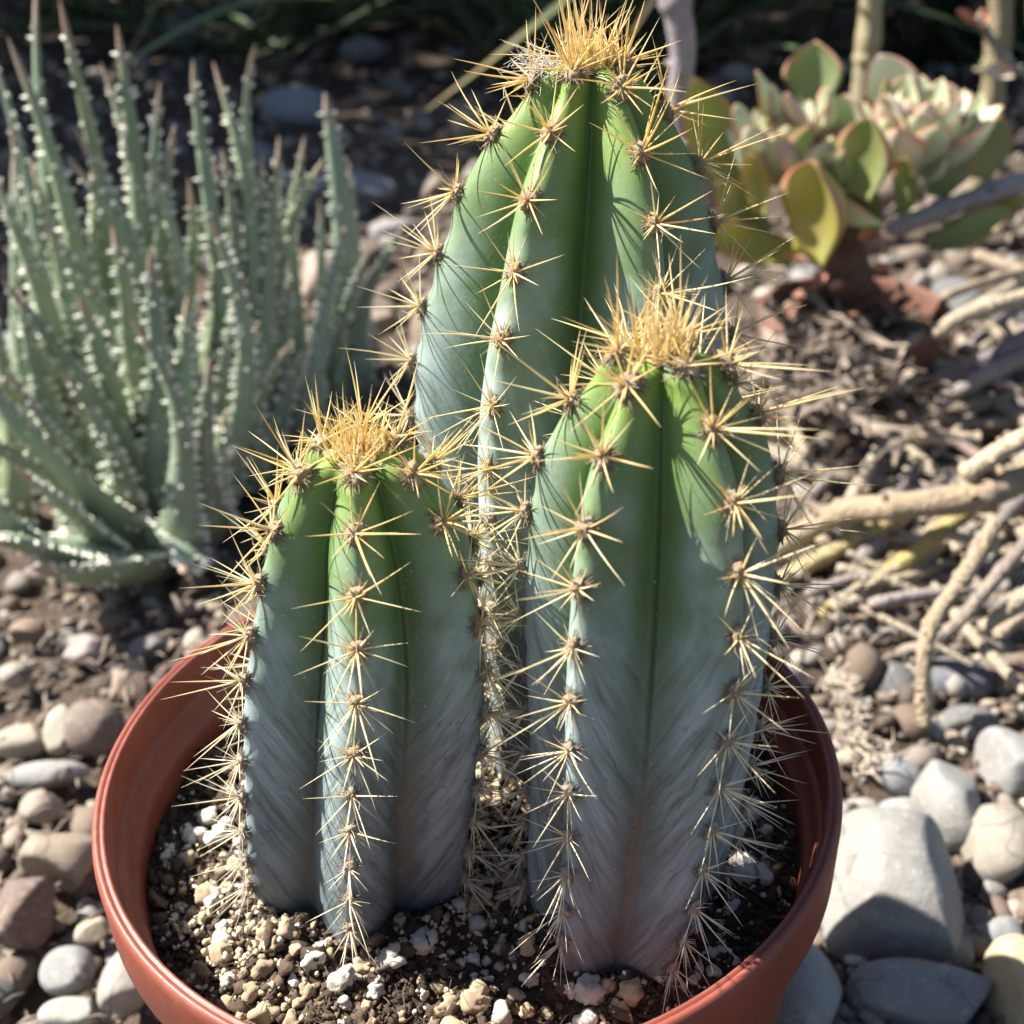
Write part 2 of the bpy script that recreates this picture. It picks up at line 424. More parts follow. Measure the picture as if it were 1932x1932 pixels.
# ------------------------------------------------------------------ ground
def ground_h(x, y):
    return 0.004 * np.sin(x * 31 + 1.3) * np.sin(y * 27) + 0.006 * np.sin(x * 9 + y * 5) + 0.002 * np.sin(x * 90) * np.sin(y * 83 + 1)
def flat_at(x, y):
    r = np.hypot(x, y); return np.clip((r - 0.06) / 0.05, 0, 1) * np.clip(3.0 / (r + 0.1), 0, 1)
g1 = np.sinh(np.linspace(-6.2, 6.2, 220)) / np.sinh(6.2) * 60.0
gx, gy = np.meshgrid(g1, g1, indexing='ij')
gz = ground_h(gx, gy) * flat_at(gx, gy)
n = len(g1)
gv = np.stack([gx.ravel(), gy.ravel() + 0.3 * 0, gz.ravel()], 1)
ii, jj = np.meshgrid(np.arange(n - 1), np.arange(n - 1), indexing='ij')
gf = np.stack([ii * n + jj, (ii + 1) * n + jj, (ii + 1) * n + jj + 1, ii * n + jj + 1], -1).reshape(-1, 4)
ground = mesh_obj('ground', gv, gf, M['ground'])
tag(ground, 'brown garden soil under the gravel and stones', 'ground', kind='structure')

# ------------------------------------------------------------------ the pot
def lathe(profile, seg=128):
    prof = np.asarray(profile, float)
    th = np.arange(seg) * 2 * math.pi / seg
    V = np.stack([np.outer(prof[:, 0], np.cos(th)), np.outer(prof[:, 0], np.sin(th)), np.repeat(prof[:, 1:2], seg, 1)], -1).reshape(-1, 3)
    F = np.array([[i * seg + j, i * seg + (j + 1) % seg, (i + 1) * seg + (j + 1) % seg, (i + 1) * seg + j]
                  for i in range(len(prof) - 1) for j in range(seg)])
    return V, F
def inner_r(z): return RIM * 0.925 - (ZR - z) * 0.16
pot = thing('plant_pot', 'round terracotta coloured plastic pot holding three spiny cacti', 'pot', (0, 0, 0))
R = RIM
rim_prof = [(R * .958, ZR - .0085), (R * .9605, ZR - .0009), (R * .964, ZR - .0002), (R * .971, ZR), (R * .974, ZR - .0004), (R * .978, ZR - .0004), (R * .981, ZR), (R * .990, ZR - .0001), (R * .997, ZR - .0008), (R, ZR - .0020),
            (R * .997, ZR - .0135), (R * .988, ZR - .0150), (R * .960, ZR - .0152), (R * .954, ZR - .0146), (R * .952, ZR - .009)]
V, F = lathe(rim_prof); mesh_obj('rim', V, F, M['pot'], pot)
body_prof = [(R * .957, ZR - .0110), (R * .958, ZR - .018), (R * .915, ZR - .042), (R * .83, ZR - .077), (R * .75, .004), (R * .73, 0.0), (R * .3, 0.0), (R * .02, 0.0005),
             (R * .02, .003), (R * .71, .003), (R * .73, .006), (R * .895, ZR - .0400), (R * .911, ZR - .0190), (R * .914, ZR - .0150), (R * .922, ZR - .0140), (R * .936, ZR - .0136), (R * .941, ZR - .0095), (R * .948, ZR - .0088), (R * .9585, ZR - .0084)]
V, F = lathe(body_prof); mesh_obj('wall', V, F, M['pot'], pot)

# soil surface inside the pot
SOIL = ZR - 0.25 * RIM
CACTI = {}   # name -> base centre xy, base radius
FEET = [(-.30 * RIM, -.18 * RIM, .27 * RIM), (.365 * RIM, -.41 * RIM, .19 * RIM), (.25 * RIM, .36 * RIM, .29 * RIM)]
def soil_h(x, y):
    r = np.hypot(x, y)
    bank = sum(0.0022 * np.exp(-(np.maximum(0, np.hypot(x - a, y - b) - c) / .0035) ** 2) for a, b, c in FEET)
    return SOIL + bank + 0.0016 * np.sin(x * 260 + 1) * np.sin(y * 230) + 0.0010 * np.sin(x * 520) * np.sin(y * 610 + 2) + 0.0016 * np.exp(-((x + .028) ** 2 + (y + .035) ** 2) / .0003) - 0.0035 * np.clip((r - .045) / .018, 0, 1) ** 2
rr = np.linspace(0, .0644, 60); tt = np.arange(180) * 2 * math.pi / 180
sx, sy = np.outer(rr, np.cos(tt)), np.outer(rr, np.sin(tt))
V = np.stack([sx, sy, soil_h(sx, sy) + rng.normal(size=sx.shape) * 0.0003], -1).reshape(-1, 3)
F = np.array([[i * 180 + j, i * 180 + (j + 1) % 180, (i + 1) * 180 + (j + 1) % 180, (i + 1) * 180 + j] for i in range(59) for j in range(180)])
soil = mesh_obj('potting_soil', V - np.array([0, 0, SOIL]), F, M['soil'], None, (0, 0, SOIL), dict(rnd=np.full(len(V), .25)))
tag(soil, 'dark brown potting soil with pale grit inside the round pot', 'soil', kind='stuff')

# ------------------------------------------------------------------ cacti
def spine_mesh(var, bend):
    n, sides = 6, 5
    s = np.linspace(0, 1, n)
    path = np.stack([bend[0] * s ** 2, bend[1] * s ** 2, s], 1)
    rad = np.array([1.0, .95, .82, .62, .38, .05])
    V, F, al = tube(path, np.ones(n), sides, cap=False)
    ctr = np.repeat(path, sides, 0)
    off = (V - ctr) * np.repeat(rad, sides)[:, None]
    return ctr, off, np.array(F), al
SPV = [spine_mesh(i, b) for i, b in enumerate([(0, 0), (.05, .02), (-.06, .03), (.02, -.09), (.10, -.05)])]
SPIN_ME = {}
def spine_data(var, ratio):
    """unit-length spine mesh of one thickness ratio, shared"""
    key = (var, ratio)
    if key not in SPIN_ME:
        c, o, F, al = SPV[var]
        me = fill_mesh('spine', c + o * ratio, F, dict(along=al)); me.materials.append(M['spine'])
        SPIN_ME[key] = me
    return SPIN_ME[key]
def cushion_mesh(i):
    V, F = ico(3)
    r = .88 + wob(V, 4.5, .42, 3)
    V = V * r[:, None] * np.array([1.0, 1.0, .62])
    B = Batch(); B.add(V, F)
    for k in range(100):                                   # felt hairs
        d = rng.normal(size=3); d[2] = abs(d[2]) * .7 + .1; d /= np.linalg.norm(d)
        p0 = d * np.array([.8, .8, .5]); L = rng.uniform(.3, 1.1)
        c = rng.normal(size=3) * .35
        path = [p0, p0 + d * L * .5 + c * .2, p0 + d * L + c * .6]
        tv, tf, _ = tube(path, [.05, .04, .02], 3, cap=False)
        tf = np.array(tf); B.add(tv, np.vstack([tf[:, [0, 1, 2]], tf[:, [0, 2, 3]]]))
    me = fill_mesh('areole', np.concatenate(B.V), np.concatenate(B.F)); me.materials.append(M['wool'])
    return me
CUSH = [cushion_mesh(i) for i in range(4)]

def make_cactus(label, base, top, prof, rib_deg, q_top, q_bot, seed, lean_pts, sp_top, sp_bot, spine_len, gold=0.0, rust=0):
    """base, top: axis ends (pot radii); prof: radius (pot radii) at even steps; rib_deg: where the ribs face"""
    global rng
    rng = np.random.default_rng(seed)
    base, top = P(*base), P(*top)
    root = thing('cactus', label, 'cactus', base, 'cacti growing in the terracotta pot')
    ribs = np.radians(np.array(rib_deg, float)) - math.pi / 2      # 0 deg faces the viewer side (-y)
    nr = len(ribs)
    # profile: sides then a dome
    pr = np.array(prof) * RIM
    H = top[2] - base[2]
    S = np.linspace(0, 1, len(pr)) 
    zr = catmull(np.stack([S * H, pr], 1), 90)
    rt = pr[-1]
    dome = [(H + rt * .36 * math.sin(a), rt * math.cos(a) ** .8) for a in np.linspace(.22, 1.42, 12)]
    curve = np.vstack([[[-.0045, pr[0] * .93]], zr, np.array(dome), [[H + rt * .34, rt * .05]]])
    curve[:, 1] = np.maximum(curve[:, 1], 1e-5)
    arc = np.concatenate([[0], np.cumsum(np.hypot(*np.diff(curve, axis=0).T))]); arc_n = arc / arc[-1]
    shift = catmull(np.array([[a, b] for a, b in lean_pts]), len(lean_pts) * 12)
    def axis(z):
        s = np.clip(z / H, 0, 1)
        return np.stack([(top[0] - base[0]) * s + np.interp(s, shift[:, 0], shift[:, 1]) * RIM, (top[1] - base[1]) * s, z], -1)
    # areole stations along each rib
    stations = []
    a_top = arc[-1] - rt * .55
    for k in range(nr):
        a = a_top - (0.35 if k % 2 else 0.0) * sp_top * RIM - rng.uniform(0, .1) * sp_top * RIM
        row = []
        while a > 0.010:
            row.append(a)
            f = a / arc[-1]
            a -= RIM * (sp_bot + (sp_top - sp_bot) * min(1, max(0, (f - .12) / .5))) * rng.uniform(.93, 1.07)
        stations.append(row)
    SEG = 15                                                     # points from crest to crease
    tpar = (np.linspace(0, 1, SEG)) ** 1.0
    def section(k, side, qv, w, s):
        nxt = ribs[(k + side) % nr]
        d = (nxt - ribs[k]) * side
        while d <= 0: d += 2 * math.pi
        half = d / 2
        p0 = np.array([1.0, 0.0]); p1 = np.array([.97, w]); p2 = qv * np.array([math.cos(half), math.sin(half)])
        t = tpar[:, None]
        pt = (1 - t) ** 2 * p0 + 2 * t * (1 - t) * p1 + t ** 2 * p2
        return pt, half
    NA = nr * 2 * (SEG - 1)
    rows = len(curve)
    V = np.zeros((rows, NA, 3)); vall = np.zeros((rows, NA)); hgt = np.zeros((rows, NA))
    wig = [rng.uniform(0, 6.28, 3) for _ in range(nr)]
    for i, (z, r) in enumerate(curve):
        f = arc_n[i]
        qv = q_bot + (q_top - q_bot) * min(1, max(0, (f - .1) / .6)) ** .8
        w = .17 + .05 * f
        ax = axis(np.array(z))
        col = 0
        for k in range(nr):
            # crest swells a little under each areole
            st = np.array(stations[k]); dlt = (arc[i] - st) / RIM
            amp = .018 + .012 * (1 - f)
            bmp = amp * np.exp(-((dlt + .012) / .05) ** 2).sum() - amp * .6 * np.exp(-((dlt - .055) / .035) ** 2).sum() if len(st) else 0
            ang = ribs[k] + .02 * math.sin(f * 5 + wig[k][0])
            rk = r * (1 + .015 * math.sin(f * 6 + wig[k][1]))
            a, ha = section(k, -1, qv, w, f); b, hb = section(k, 1, qv, w, f)
            left = [(x, -y) for x, y in a[::-1]]; right = [(x, y) for x, y in b]
            pts = np.array(left + right[1:])[:-1]                # crease .. crest .. before next crease
            tl = np.abs(np.concatenate([-tpar[::-1], tpar[1:]]))[:-1]
            sw = 1 + bmp * np.exp(-(tl / .28) ** 2)
            ca, sa = math.cos(ang), math.sin(ang)
            X = (pts[:, 0] * ca - pts[:, 1] * sa) * rk * sw; Y = (pts[:, 0] * sa + pts[:, 1] * ca) * rk * sw
            m = len(pts)
            V[i, col:col + m, 0] = X + ax[0]; V[i, col:col + m, 1] = Y + ax[1]; V[i, col:col + m, 2] = z
            vall[i, col:col + m] = tl; hgt[i, col:col + m] = f
            col += m
        NAi = col
    V = V[:, :NAi]; vall = vall[:, :NAi]; hgt = hgt[:, :NAi]
    F = [[i * NAi + j, i * NAi + (j + 1) % NAi, (i + 1) * NAi + (j + 1) % NAi, (i + 1) * NAi + j] for i in range(rows - 1) for j in range(NAi)]
    vv = V.reshape(-1, 3)
    apex = axis(np.array(curve[-1, 0])); vv = np.vstack([vv, apex]); nv = len(vv) - 1
    F += [[(rows - 1) * NAi + j, (rows - 1) * NAi + (j + 1) % NAi, nv] for j in range(NAi)]
    mesh_obj('stem', vv, F, M['cactus'], root, None, dict(valley=np.append(vall.ravel(), .5), height=np.append(hgt.ravel(), 1)))
    # areoles
    crest_cols = [k * 2 * (SEG - 1) + (SEG - 1) for k in range(nr)]
    spec = []; stuff = Batch()
    camv = Vector(CAM)
    for k in range(nr):
        line = V[:, crest_cols[k]]
        for a in stations[k]:
            p = np.array([np.interp(a, arc, line[:, c]) for c in range(3)])
            up = np.array([np.interp(a + .0012, arc, line[:, c]) - np.interp(a - .0012, arc, line[:, c]) for c in range(3)]); up /= np.linalg.norm(up)
            rad = np.array([math.cos(ribs[k]), math.sin(ribs[k]), 0]); sd_ = np.cross(rad, up); sd_ /= np.linalg.norm(sd_)
            nn = np.cross(up, sd_); nn = nn if nn @ rad > 0 or nn[2] > 0 else -nn
            f = a / arc[-1]
            wc = .00155 * (0.75 + .3 * f) * (1.15 if f > .9 else 1)
            ar = link('areole', CUSH[int(rng.integers(4))], None, root, Vector(p + nn * .0003),
                      (.70, .55, .38) if f > .5 else (.68, .57, .47))
            mrot = Matrix((sd_, up, nn)).transposed()
            ar.rotation_mode = 'QUATERNION'; ar.rotation_quaternion = mrot.to_quaternion()
            ar.scale = (wc, wc * 1.15, wc)
            facing = Vector(nn).dot((camv - Vector(base + p)).normalized())
            nrad = int(rng.integers(8, 11)); dirs = []
            ph = rng.uniform(0, 6.28)
            droop = np.clip((.5 - f) / .4, 0, 1)
            for j in range(nrad):
                th = ph + j * 2 * math.pi / nrad + rng.normal() * .16
                if droop > .3 and math.sin(th) > .55 and rng.random() < .75: continue
                lift = rng.uniform(.22, .75)
                d = math.cos(th) * sd_ * (1 - .35 * droop) + math.sin(th) * up + lift * nn
                d = d - up * droop * rng.uniform(.5, 1.3) + up * .25 * max(0, f - .7) / .3
                dirs.append((d, rng.uniform(.55, 1.15), .00021))
            for j in range(int(rng.integers(2, 5))):
                d = nn + sd_ * rng.normal() * .35 + up * (rng.normal() * .3 - .35 * droop - .1)
                dirs.append((d, rng.uniform(.8, 1.45), .00025))
            for j in range(int(rng.integers(3, 7))):                  # short young or broken spines
                d = nn * rng.uniform(.2, 1.2) + sd_ * rng.normal() * .8 + up * (rng.normal() * .8 - .4 * droop)
                dirs.append((d, rng.uniform(.2, .5), .00015))
            for d, L, rd in dirs:
                d = d / np.linalg.norm(d) + rng.normal(size=3) * .03; d /= np.linalg.norm(d)
                L = L * (1 if rng.random() > .08 else rng.uniform(.3, .6)) * spine_len * RIM * (.75 + .4 * f)
                rd = rd * (.47 + .33 * f) * rng.uniform(.85, 1.15)
                age = np.clip(f + rng.normal() * .10 + gold, 0, 1)
                spec.append((facing + .3 * rng.random() + L * 10, ar, p + nn * .0005, d, L, rd, age, wc))
            # a few soft wool hairs
            for j in range(5 if f < .92 else 14):
                d = rng.normal(size=3); d = d / np.linalg.norm(d) + nn * .8
                L = rng.uniform(.0015, .0035); c = rng.normal(size=3) * .0012
                tv, tf, al = tube([p, p + d * L * .6, p + d * L + c], [.00005, .00004, .00002], 3, cap=False)
                stuff.add(tv, np.array(tf), along=np.full(len(tv), .8), age=np.full(len(tv), .1))
    spec.sort(key=lambda s: -s[0])
    pal = [(.78, .72, .60), (.87, .79, .60), (.90, .80, .52), (.88, .67, .27)]
    def pick(age):
        u = age * 3; i = min(2, int(u)); t = u - i
        return tuple(pal[i][c] * (1 - t) + pal[i + 1][c] * t for c in range(3))
    for i, (_, ar, p, d, L, rd, age, wc) in enumerate(spec):
        q = Vector((0, 0, 1)).rotation_difference(Vector(d)) @ Quaternion((0, 0, 1), rng.uniform(0, 6.28))
        var = int(rng.choice(5, p=[.42, .2, .18, .12, .08]))
        if i < 300:
            ratio = min((.010, .013, .017, .021, .026, .032, .040), key=lambda x: abs(x - rd / L))
            o = link('spine', spine_data(var, ratio), None, ar, None, pick(age))
            # areole carries rotation and scale, so the spine goes through the parent's inverse
            o.matrix_parent_inverse = (Matrix.LocRotScale(ar.location, ar.rotation_quaternion, ar.scale)).inverted()
            o.rotation_mode = 'QUATERNION'; o.rotation_quaternion = q; o.location = Vector(p); o.scale = (L, L, L)
        else:
            c, off, F_, al = SPV[var]
            mtx = np.array(q.to_matrix())
            stuff.add((c * L + off * rd) @ mtx.T + p, F_, along=al, age=np.full(len(al), age))
    tag(stuff.build('spines', M['spines'], root), kind='stuff')
    # crown tuft
    tuft = Batch(); ctr = axis(np.array(H)) + np.array([0, 0, rt * .34])
    for j in range(150):
        rr_ = rt * .44 * rng.random() ** .8; th = rng.uniform(0, 6.28)
        p = ctr + np.array([rr_ * math.cos(th), rr_ * math.sin(th), -.0010 - .0014 * rr_ / rt])
        out = np.array([math.cos(th), math.sin(th), 0]) * (rr_ / rt)
        d = np.array([0, 0, 1.0]) + out * rng.uniform(.2, .8) + rng.normal(size=3) * .27
        d /= np.linalg.norm(d)
        L = spine_len * RIM * (rng.uniform(.6, 1.3) if rng.random() < .4 else rng.uniform(.25, .7)) * (.85 if rust else 1) * (1.15 - .3 * rr_ / rt)
        q = Vector((0, 0, 1)).rotation_difference(Vector(d)) @ Quaternion((0, 0, 1), rng.uniform(0, 6.28))
        c, off, F_, al = SPV[int(rng.integers(5))]
        tuft.add((c * L + off * .00017 * rng.uniform(.7, 1.2)) @ np.array(q.to_matrix()).T + p, F_, along=np.clip(al + .22, 0, 1) if rust == 0 else al * (.30 if rr_ < rt * .22 else .8) + .03,
                 age=np.full(len(al), np.clip(rng.normal(.86, .1) + gold, 0, 1)))
    tag(tuft.build('crown_tuft', M['spines'], root), kind='stuff', label='golden tuft of young spines on the tip')
    # felt under the tuft
    Vc, Fc = ico(4); Vc = Vc * (1 + wob(Vc, 7, .2, 3))[:, None] * np.array([rt * .46, rt * .46, .0010])
    mesh_obj('crown_felt', Vc + ctr - np.array([0, 0, .0006]), Fc, M['wool'], root, color=(.55, .38, .20))
    if gold > .05:
        hb = Batch()
        for j in range(60):
            p = ctr + np.array([-rt * .75, -rt * .15, 0]) + rng.normal(size=3) * np.array([.0012, .0012, .0004])
            d = np.array([-1, -.2, .25]) + rng.normal(size=3) * .55; d /= np.linalg.norm(d); L = rng.uniform(.003, .008)
            cc = rng.normal(size=3) * .0008
            tv, tf, al = tube(catmull([p, p + d * L * .4 + cc * .4, p + d * L * .75 - cc * .3, p + d * L + cc], 7), np.linspace(.00006, .00003, 7), 3, cap=False)
            hb.add(tv, np.array(tf))
        tag(hb.build('wool_hairs', M['hair'], root), kind='stuff')
    CACTI[label] = (base[:2], pr[0])
    return root

make_cactus('shorter plump cactus lit on its left, with the reddish gold crown tuft', (-.30, -.18, -.25), (-.178, -.22, 1.0),
            [.285, .305, .31, .31, .31, .31, .305, .288, .262, .222, .145], [0, 61, 121, 181, 239, 299], .60, .70, 21,
            [(0, 0), (.3, .005), (.7, .02), (1, 0)], .128, .098, .132, gold=.04, rust=1)
make_cactus('middle-sized cactus with bright yellow crown tuft and corky brown lower grooves', (.365, -.41, -.25), (.452, -.36, 1.265),
            [.205, .238, .25, .254, .26, .266, .270, .268, .256, .222, .125], [-98, -40, 29, 90, 146, 205], .58, .74, 33,
            [(0, 0), (.3, .025), (.7, .018), (1, 0)], .136, .103, .136)
make_cactus('tallest cactus, standing at the back of the pot with white wool at its crown', (.25, .36, -.25), (.367, .36, 1.67),
            [.31, .32, .34, .36, .385, .405, .412, .388, .335, .268, .125], [-31, 29, 89, 149, 209, 269], .54, .70, 45,
            [(0, 0), (.4, .0), (.7, -.01), (1, 0)], .150, .115, .150, gold=.06)
rng = np.random.default_rng(11)

# ------------------------------------------------------------------ soil crumbs and perlite grains
def free_of_cacti(x, y, pad):
    return all(math.hypot(x - c[0], y - c[1]) > r * .9 + pad for c, r in CACTI.values())
crumb_src = []
for i in range(10):
    V, F = ico(1 if i < 6 else 2)
    V = V * (1 + wob(V, 3.6, .75, 2))[:, None] * np.array([1, rng.uniform(.5, 1), rng.uniform(.5, .9)])
    crumb_src.append((V, F))
B = Batch(); RS = .0628
cnt = 0
while cnt < 15000:
    r = RS * math.sqrt(rng.random()); th = rng.uniform(0, 6.283); x, y = r * math.cos(th), r * math.sin(th)
    if not free_of_cacti(x, y, -.001): continue
    s = rng.lognormal(-7.5, .5) ; s = min(s, .0022)
    V, F = crumb_src[int(rng.integers(10))]
    st = np.array([rng.uniform(.6, 1.6), 1, rng.uniform(.7, 1.1)])
    V = (V * st * s) @ np.array(rot_random(.8)).T + np.array([x, y, soil_h(x, y) - SOIL + s * rng.uniform(-.1, .7)])
    B.add(V, F, rnd=np.full(len(V), np.clip(rng.beta(1.6, 2.2) + (.22 if x < -.015 and y < -.01 else 0), 0, 1))); cnt += 1
tag(B.build('soil_crumbs', M['soil'], soil), kind='stuff')
B = Batch()
for i in range(1600):                                   # fine fibres of peat
    r = RS * math.sqrt(rng.random()); th = rng.uniform(0, 6.283); x, y = r * math.cos(th), r * math.sin(th)
    if not free_of_cacti(x, y, 0): continue
    a = rng.uniform(0, 6.28); L = rng.uniform(.002, .006); z = soil_h(x, y) - SOIL + .0009
    p = np.array([x, y, z]); d = np.array([math.cos(a), math.sin(a), rng.normal() * .25]) * L
    tv, tf, _ = tube([p, p + d * .5 + rng.normal(size=3) * .0005, p + d], [.00012, .00013, .00005], 3, cap=False)
    B.add(tv, np.array(tf), rnd=np.full(len(tv), rng.uniform(.2, 1)))
tag(B.build('peat_fibres', M['soil'], soil), kind='stuff')
grain_me = []
for i in range(9):
    V, F = ico(3)
    V = V * (1 + wob(V, 1.8, .4, 1) + wob(V, 4.5, .34, 3))[:, None] * np.array([1, rng.uniform(.65, .95), rng.uniform(.6, .9)])
    me = fill_mesh('perlite_grain', V, F); me.materials.append(M['grain']); grain_me.append(me)
placed = []
def put_grain(x, y, s, col):
    o = link('perlite_grain', grain_me[int(rng.integers(9))], None, soil, (x, y, soil_h(x, y) - SOIL + s * .55), col)
    o.scale = (s, s, s); o.rotation_euler = rot_random(.6).to_euler(); placed.append((x, y, s))
white, tan = (.68, .65, .58), (.50, .40, .26)
# clusters the eye picks out: around the left cactus' foot, between the two front cacti, the front edge, the right side
spots = [((-.60, -.28), .20, 46, .55, 1.0), ((.03, -.25), .14, 60, .8, .9), ((-.12, -.62), .2, 40, .5, 1.15), ((.20, -.72), .25, 46, .35, 1.1),
         ((.72, -.10), .18, 40, .1, 1.1), ((-.70, -.02), .2, 26, .3, 1.0), ((.60, -.60), .22, 22, .2, .9), ((-.45, -.62), .15, 16, .4, 1.0)]
npl = 0
for (cx, cy), spread, cnt, ptan, sz in spots:
    tries = 0; k = 0
    while k < cnt and tries < cnt * 30:
        tries += 1
        x, y = (cx + rng.normal() * spread) * RIM, (cy + rng.normal() * spread) * RIM
        s = np.clip(rng.lognormal(-6.58, .45), .0006, .0023) * sz
        if math.hypot(x, y) > RS - s - .0015 or not free_of_cacti(x, y, s * .7): continue
        if any(math.hypot(x - a, y - b) < (s + c) * .72 for a, b, c in placed): continue
        col = np.array(tan if rng.random() < ptan else white) * rng.uniform(.8, 1.08)
        put_grain(x, y, s, tuple(np.clip(col, 0, .85))); k += 1
B = Batch()
for i in range(1500):
    r = RS * math.sqrt(rng.random()); th = rng.uniform(0, 6.283); x, y = r * math.cos(th), r * math.sin(th)
    if not free_of_cacti(x, y, 0): continue
    s = rng.uniform(.0002, .0007); V, F = crumb_src[int(rng.integers(7))]
    B.add(V * s @ np.array(rot_random(.8)).T + np.array([x, y, soil_h(x, y) - SOIL + s * .6 + rng.uniform(0, .0010)]), F, rnd=np.full(len(V), rng.random()))
for i in range(1500):                                  # drifts of tan grit against the cactus feet
    k = int(rng.integers(3)); cx, cy, sp = [(.03, -.22, .13), (-.60, -.34, .14), (-.02, .02, .14)][k]
    x, y = (cx + rng.normal() * sp) * RIM, (cy + rng.normal() * sp) * RIM
    if math.hypot(x, y) > RS - .002 or not free_of_cacti(x, y, -.0005): continue
    s = rng.uniform(.0003, .0009); V, F = crumb_src[int(rng.integers(10))]
    B.add(V * s @ np.array(rot_random(.8)).T + np.array([x, y, soil_h(x, y) - SOIL + s * .6 + rng.uniform(0, .0012)]), F, rnd=np.full(len(V), rng.random() * .6))
tag(B.build('perlite_bits', M['grains'], soil), kind='stuff')

# ------------------------------------------------------------------ stones
taken = [(0, 0, .060)]
def stone_mesh(level, blocky, rough, planes):
    V, F = ico(level)
    if blocky: V = np.sign(V) * np.abs(V) ** (1 - blocky); V /= np.abs(V).max()
    for _ in range(planes):
        nrm = rng.normal(size=3); nrm /= np.linalg.norm(nrm); c = rng.uniform(.55, .85)
        d = V @ nrm; V = V - np.outer(np.maximum(0, d - c) * .85, nrm)
    V = V * (1 + wob(V, 1.3, .14, 1) + wob(V, 4, rough, 3))[:, None]
    return V, F
def big_stone(name, px, py, w, h, col, label, cat='stone', blocky=.15, rough=.02, planes=4, turn=None, lift=0.0, depth=1.0, group=None):
    """px, py, w, h: where and how large it stands, on the 2048 px photograph"""
    k = 1932 / 2048; px, py, w, h = px * k, py * k, w * k, h * k
    p = at_z(px, py, .008)
    s = px_size(p); W, Hh = w * s * .5, h * s * .5
    p = at_z(px, py, Hh * .62 + lift); s = px_size(p); W, Hh = w * s * .5, h * s * .5
    V, F = stone_mesh(4, blocky, rough, planes)
    V = V * np.array([W, Hh * .95 * depth, Hh * .80])
    a = rng.uniform(-.3, .3) if turn is None else turn
    V = V @ np.array(Matrix.Rotation(a, 3, 'Y') @ Matrix.Rotation(rng.normal() * .15, 3, 'X')).T
    z = max(p[2], -V[:, 2].min() * .75 if lift == 0 else 0)
    o = mesh_obj(name, V, F, M['stone'], None, (p[0], p[1], z), color=col)
    taken.append((p[0], p[1], max(W, Hh * depth) * .85))
    STONES.append((p[0], p[1], label)); return tag(o, label, cat, group)
STONES = []
LG, MG, DG, TN, BR, PK, YL = (.27, .262, .247), (.25, .25, .25), (.12, .125, .13), (.30, .23, .165), (.16, .11, .085), (.35, .27, .235), (.47, .37, .22)
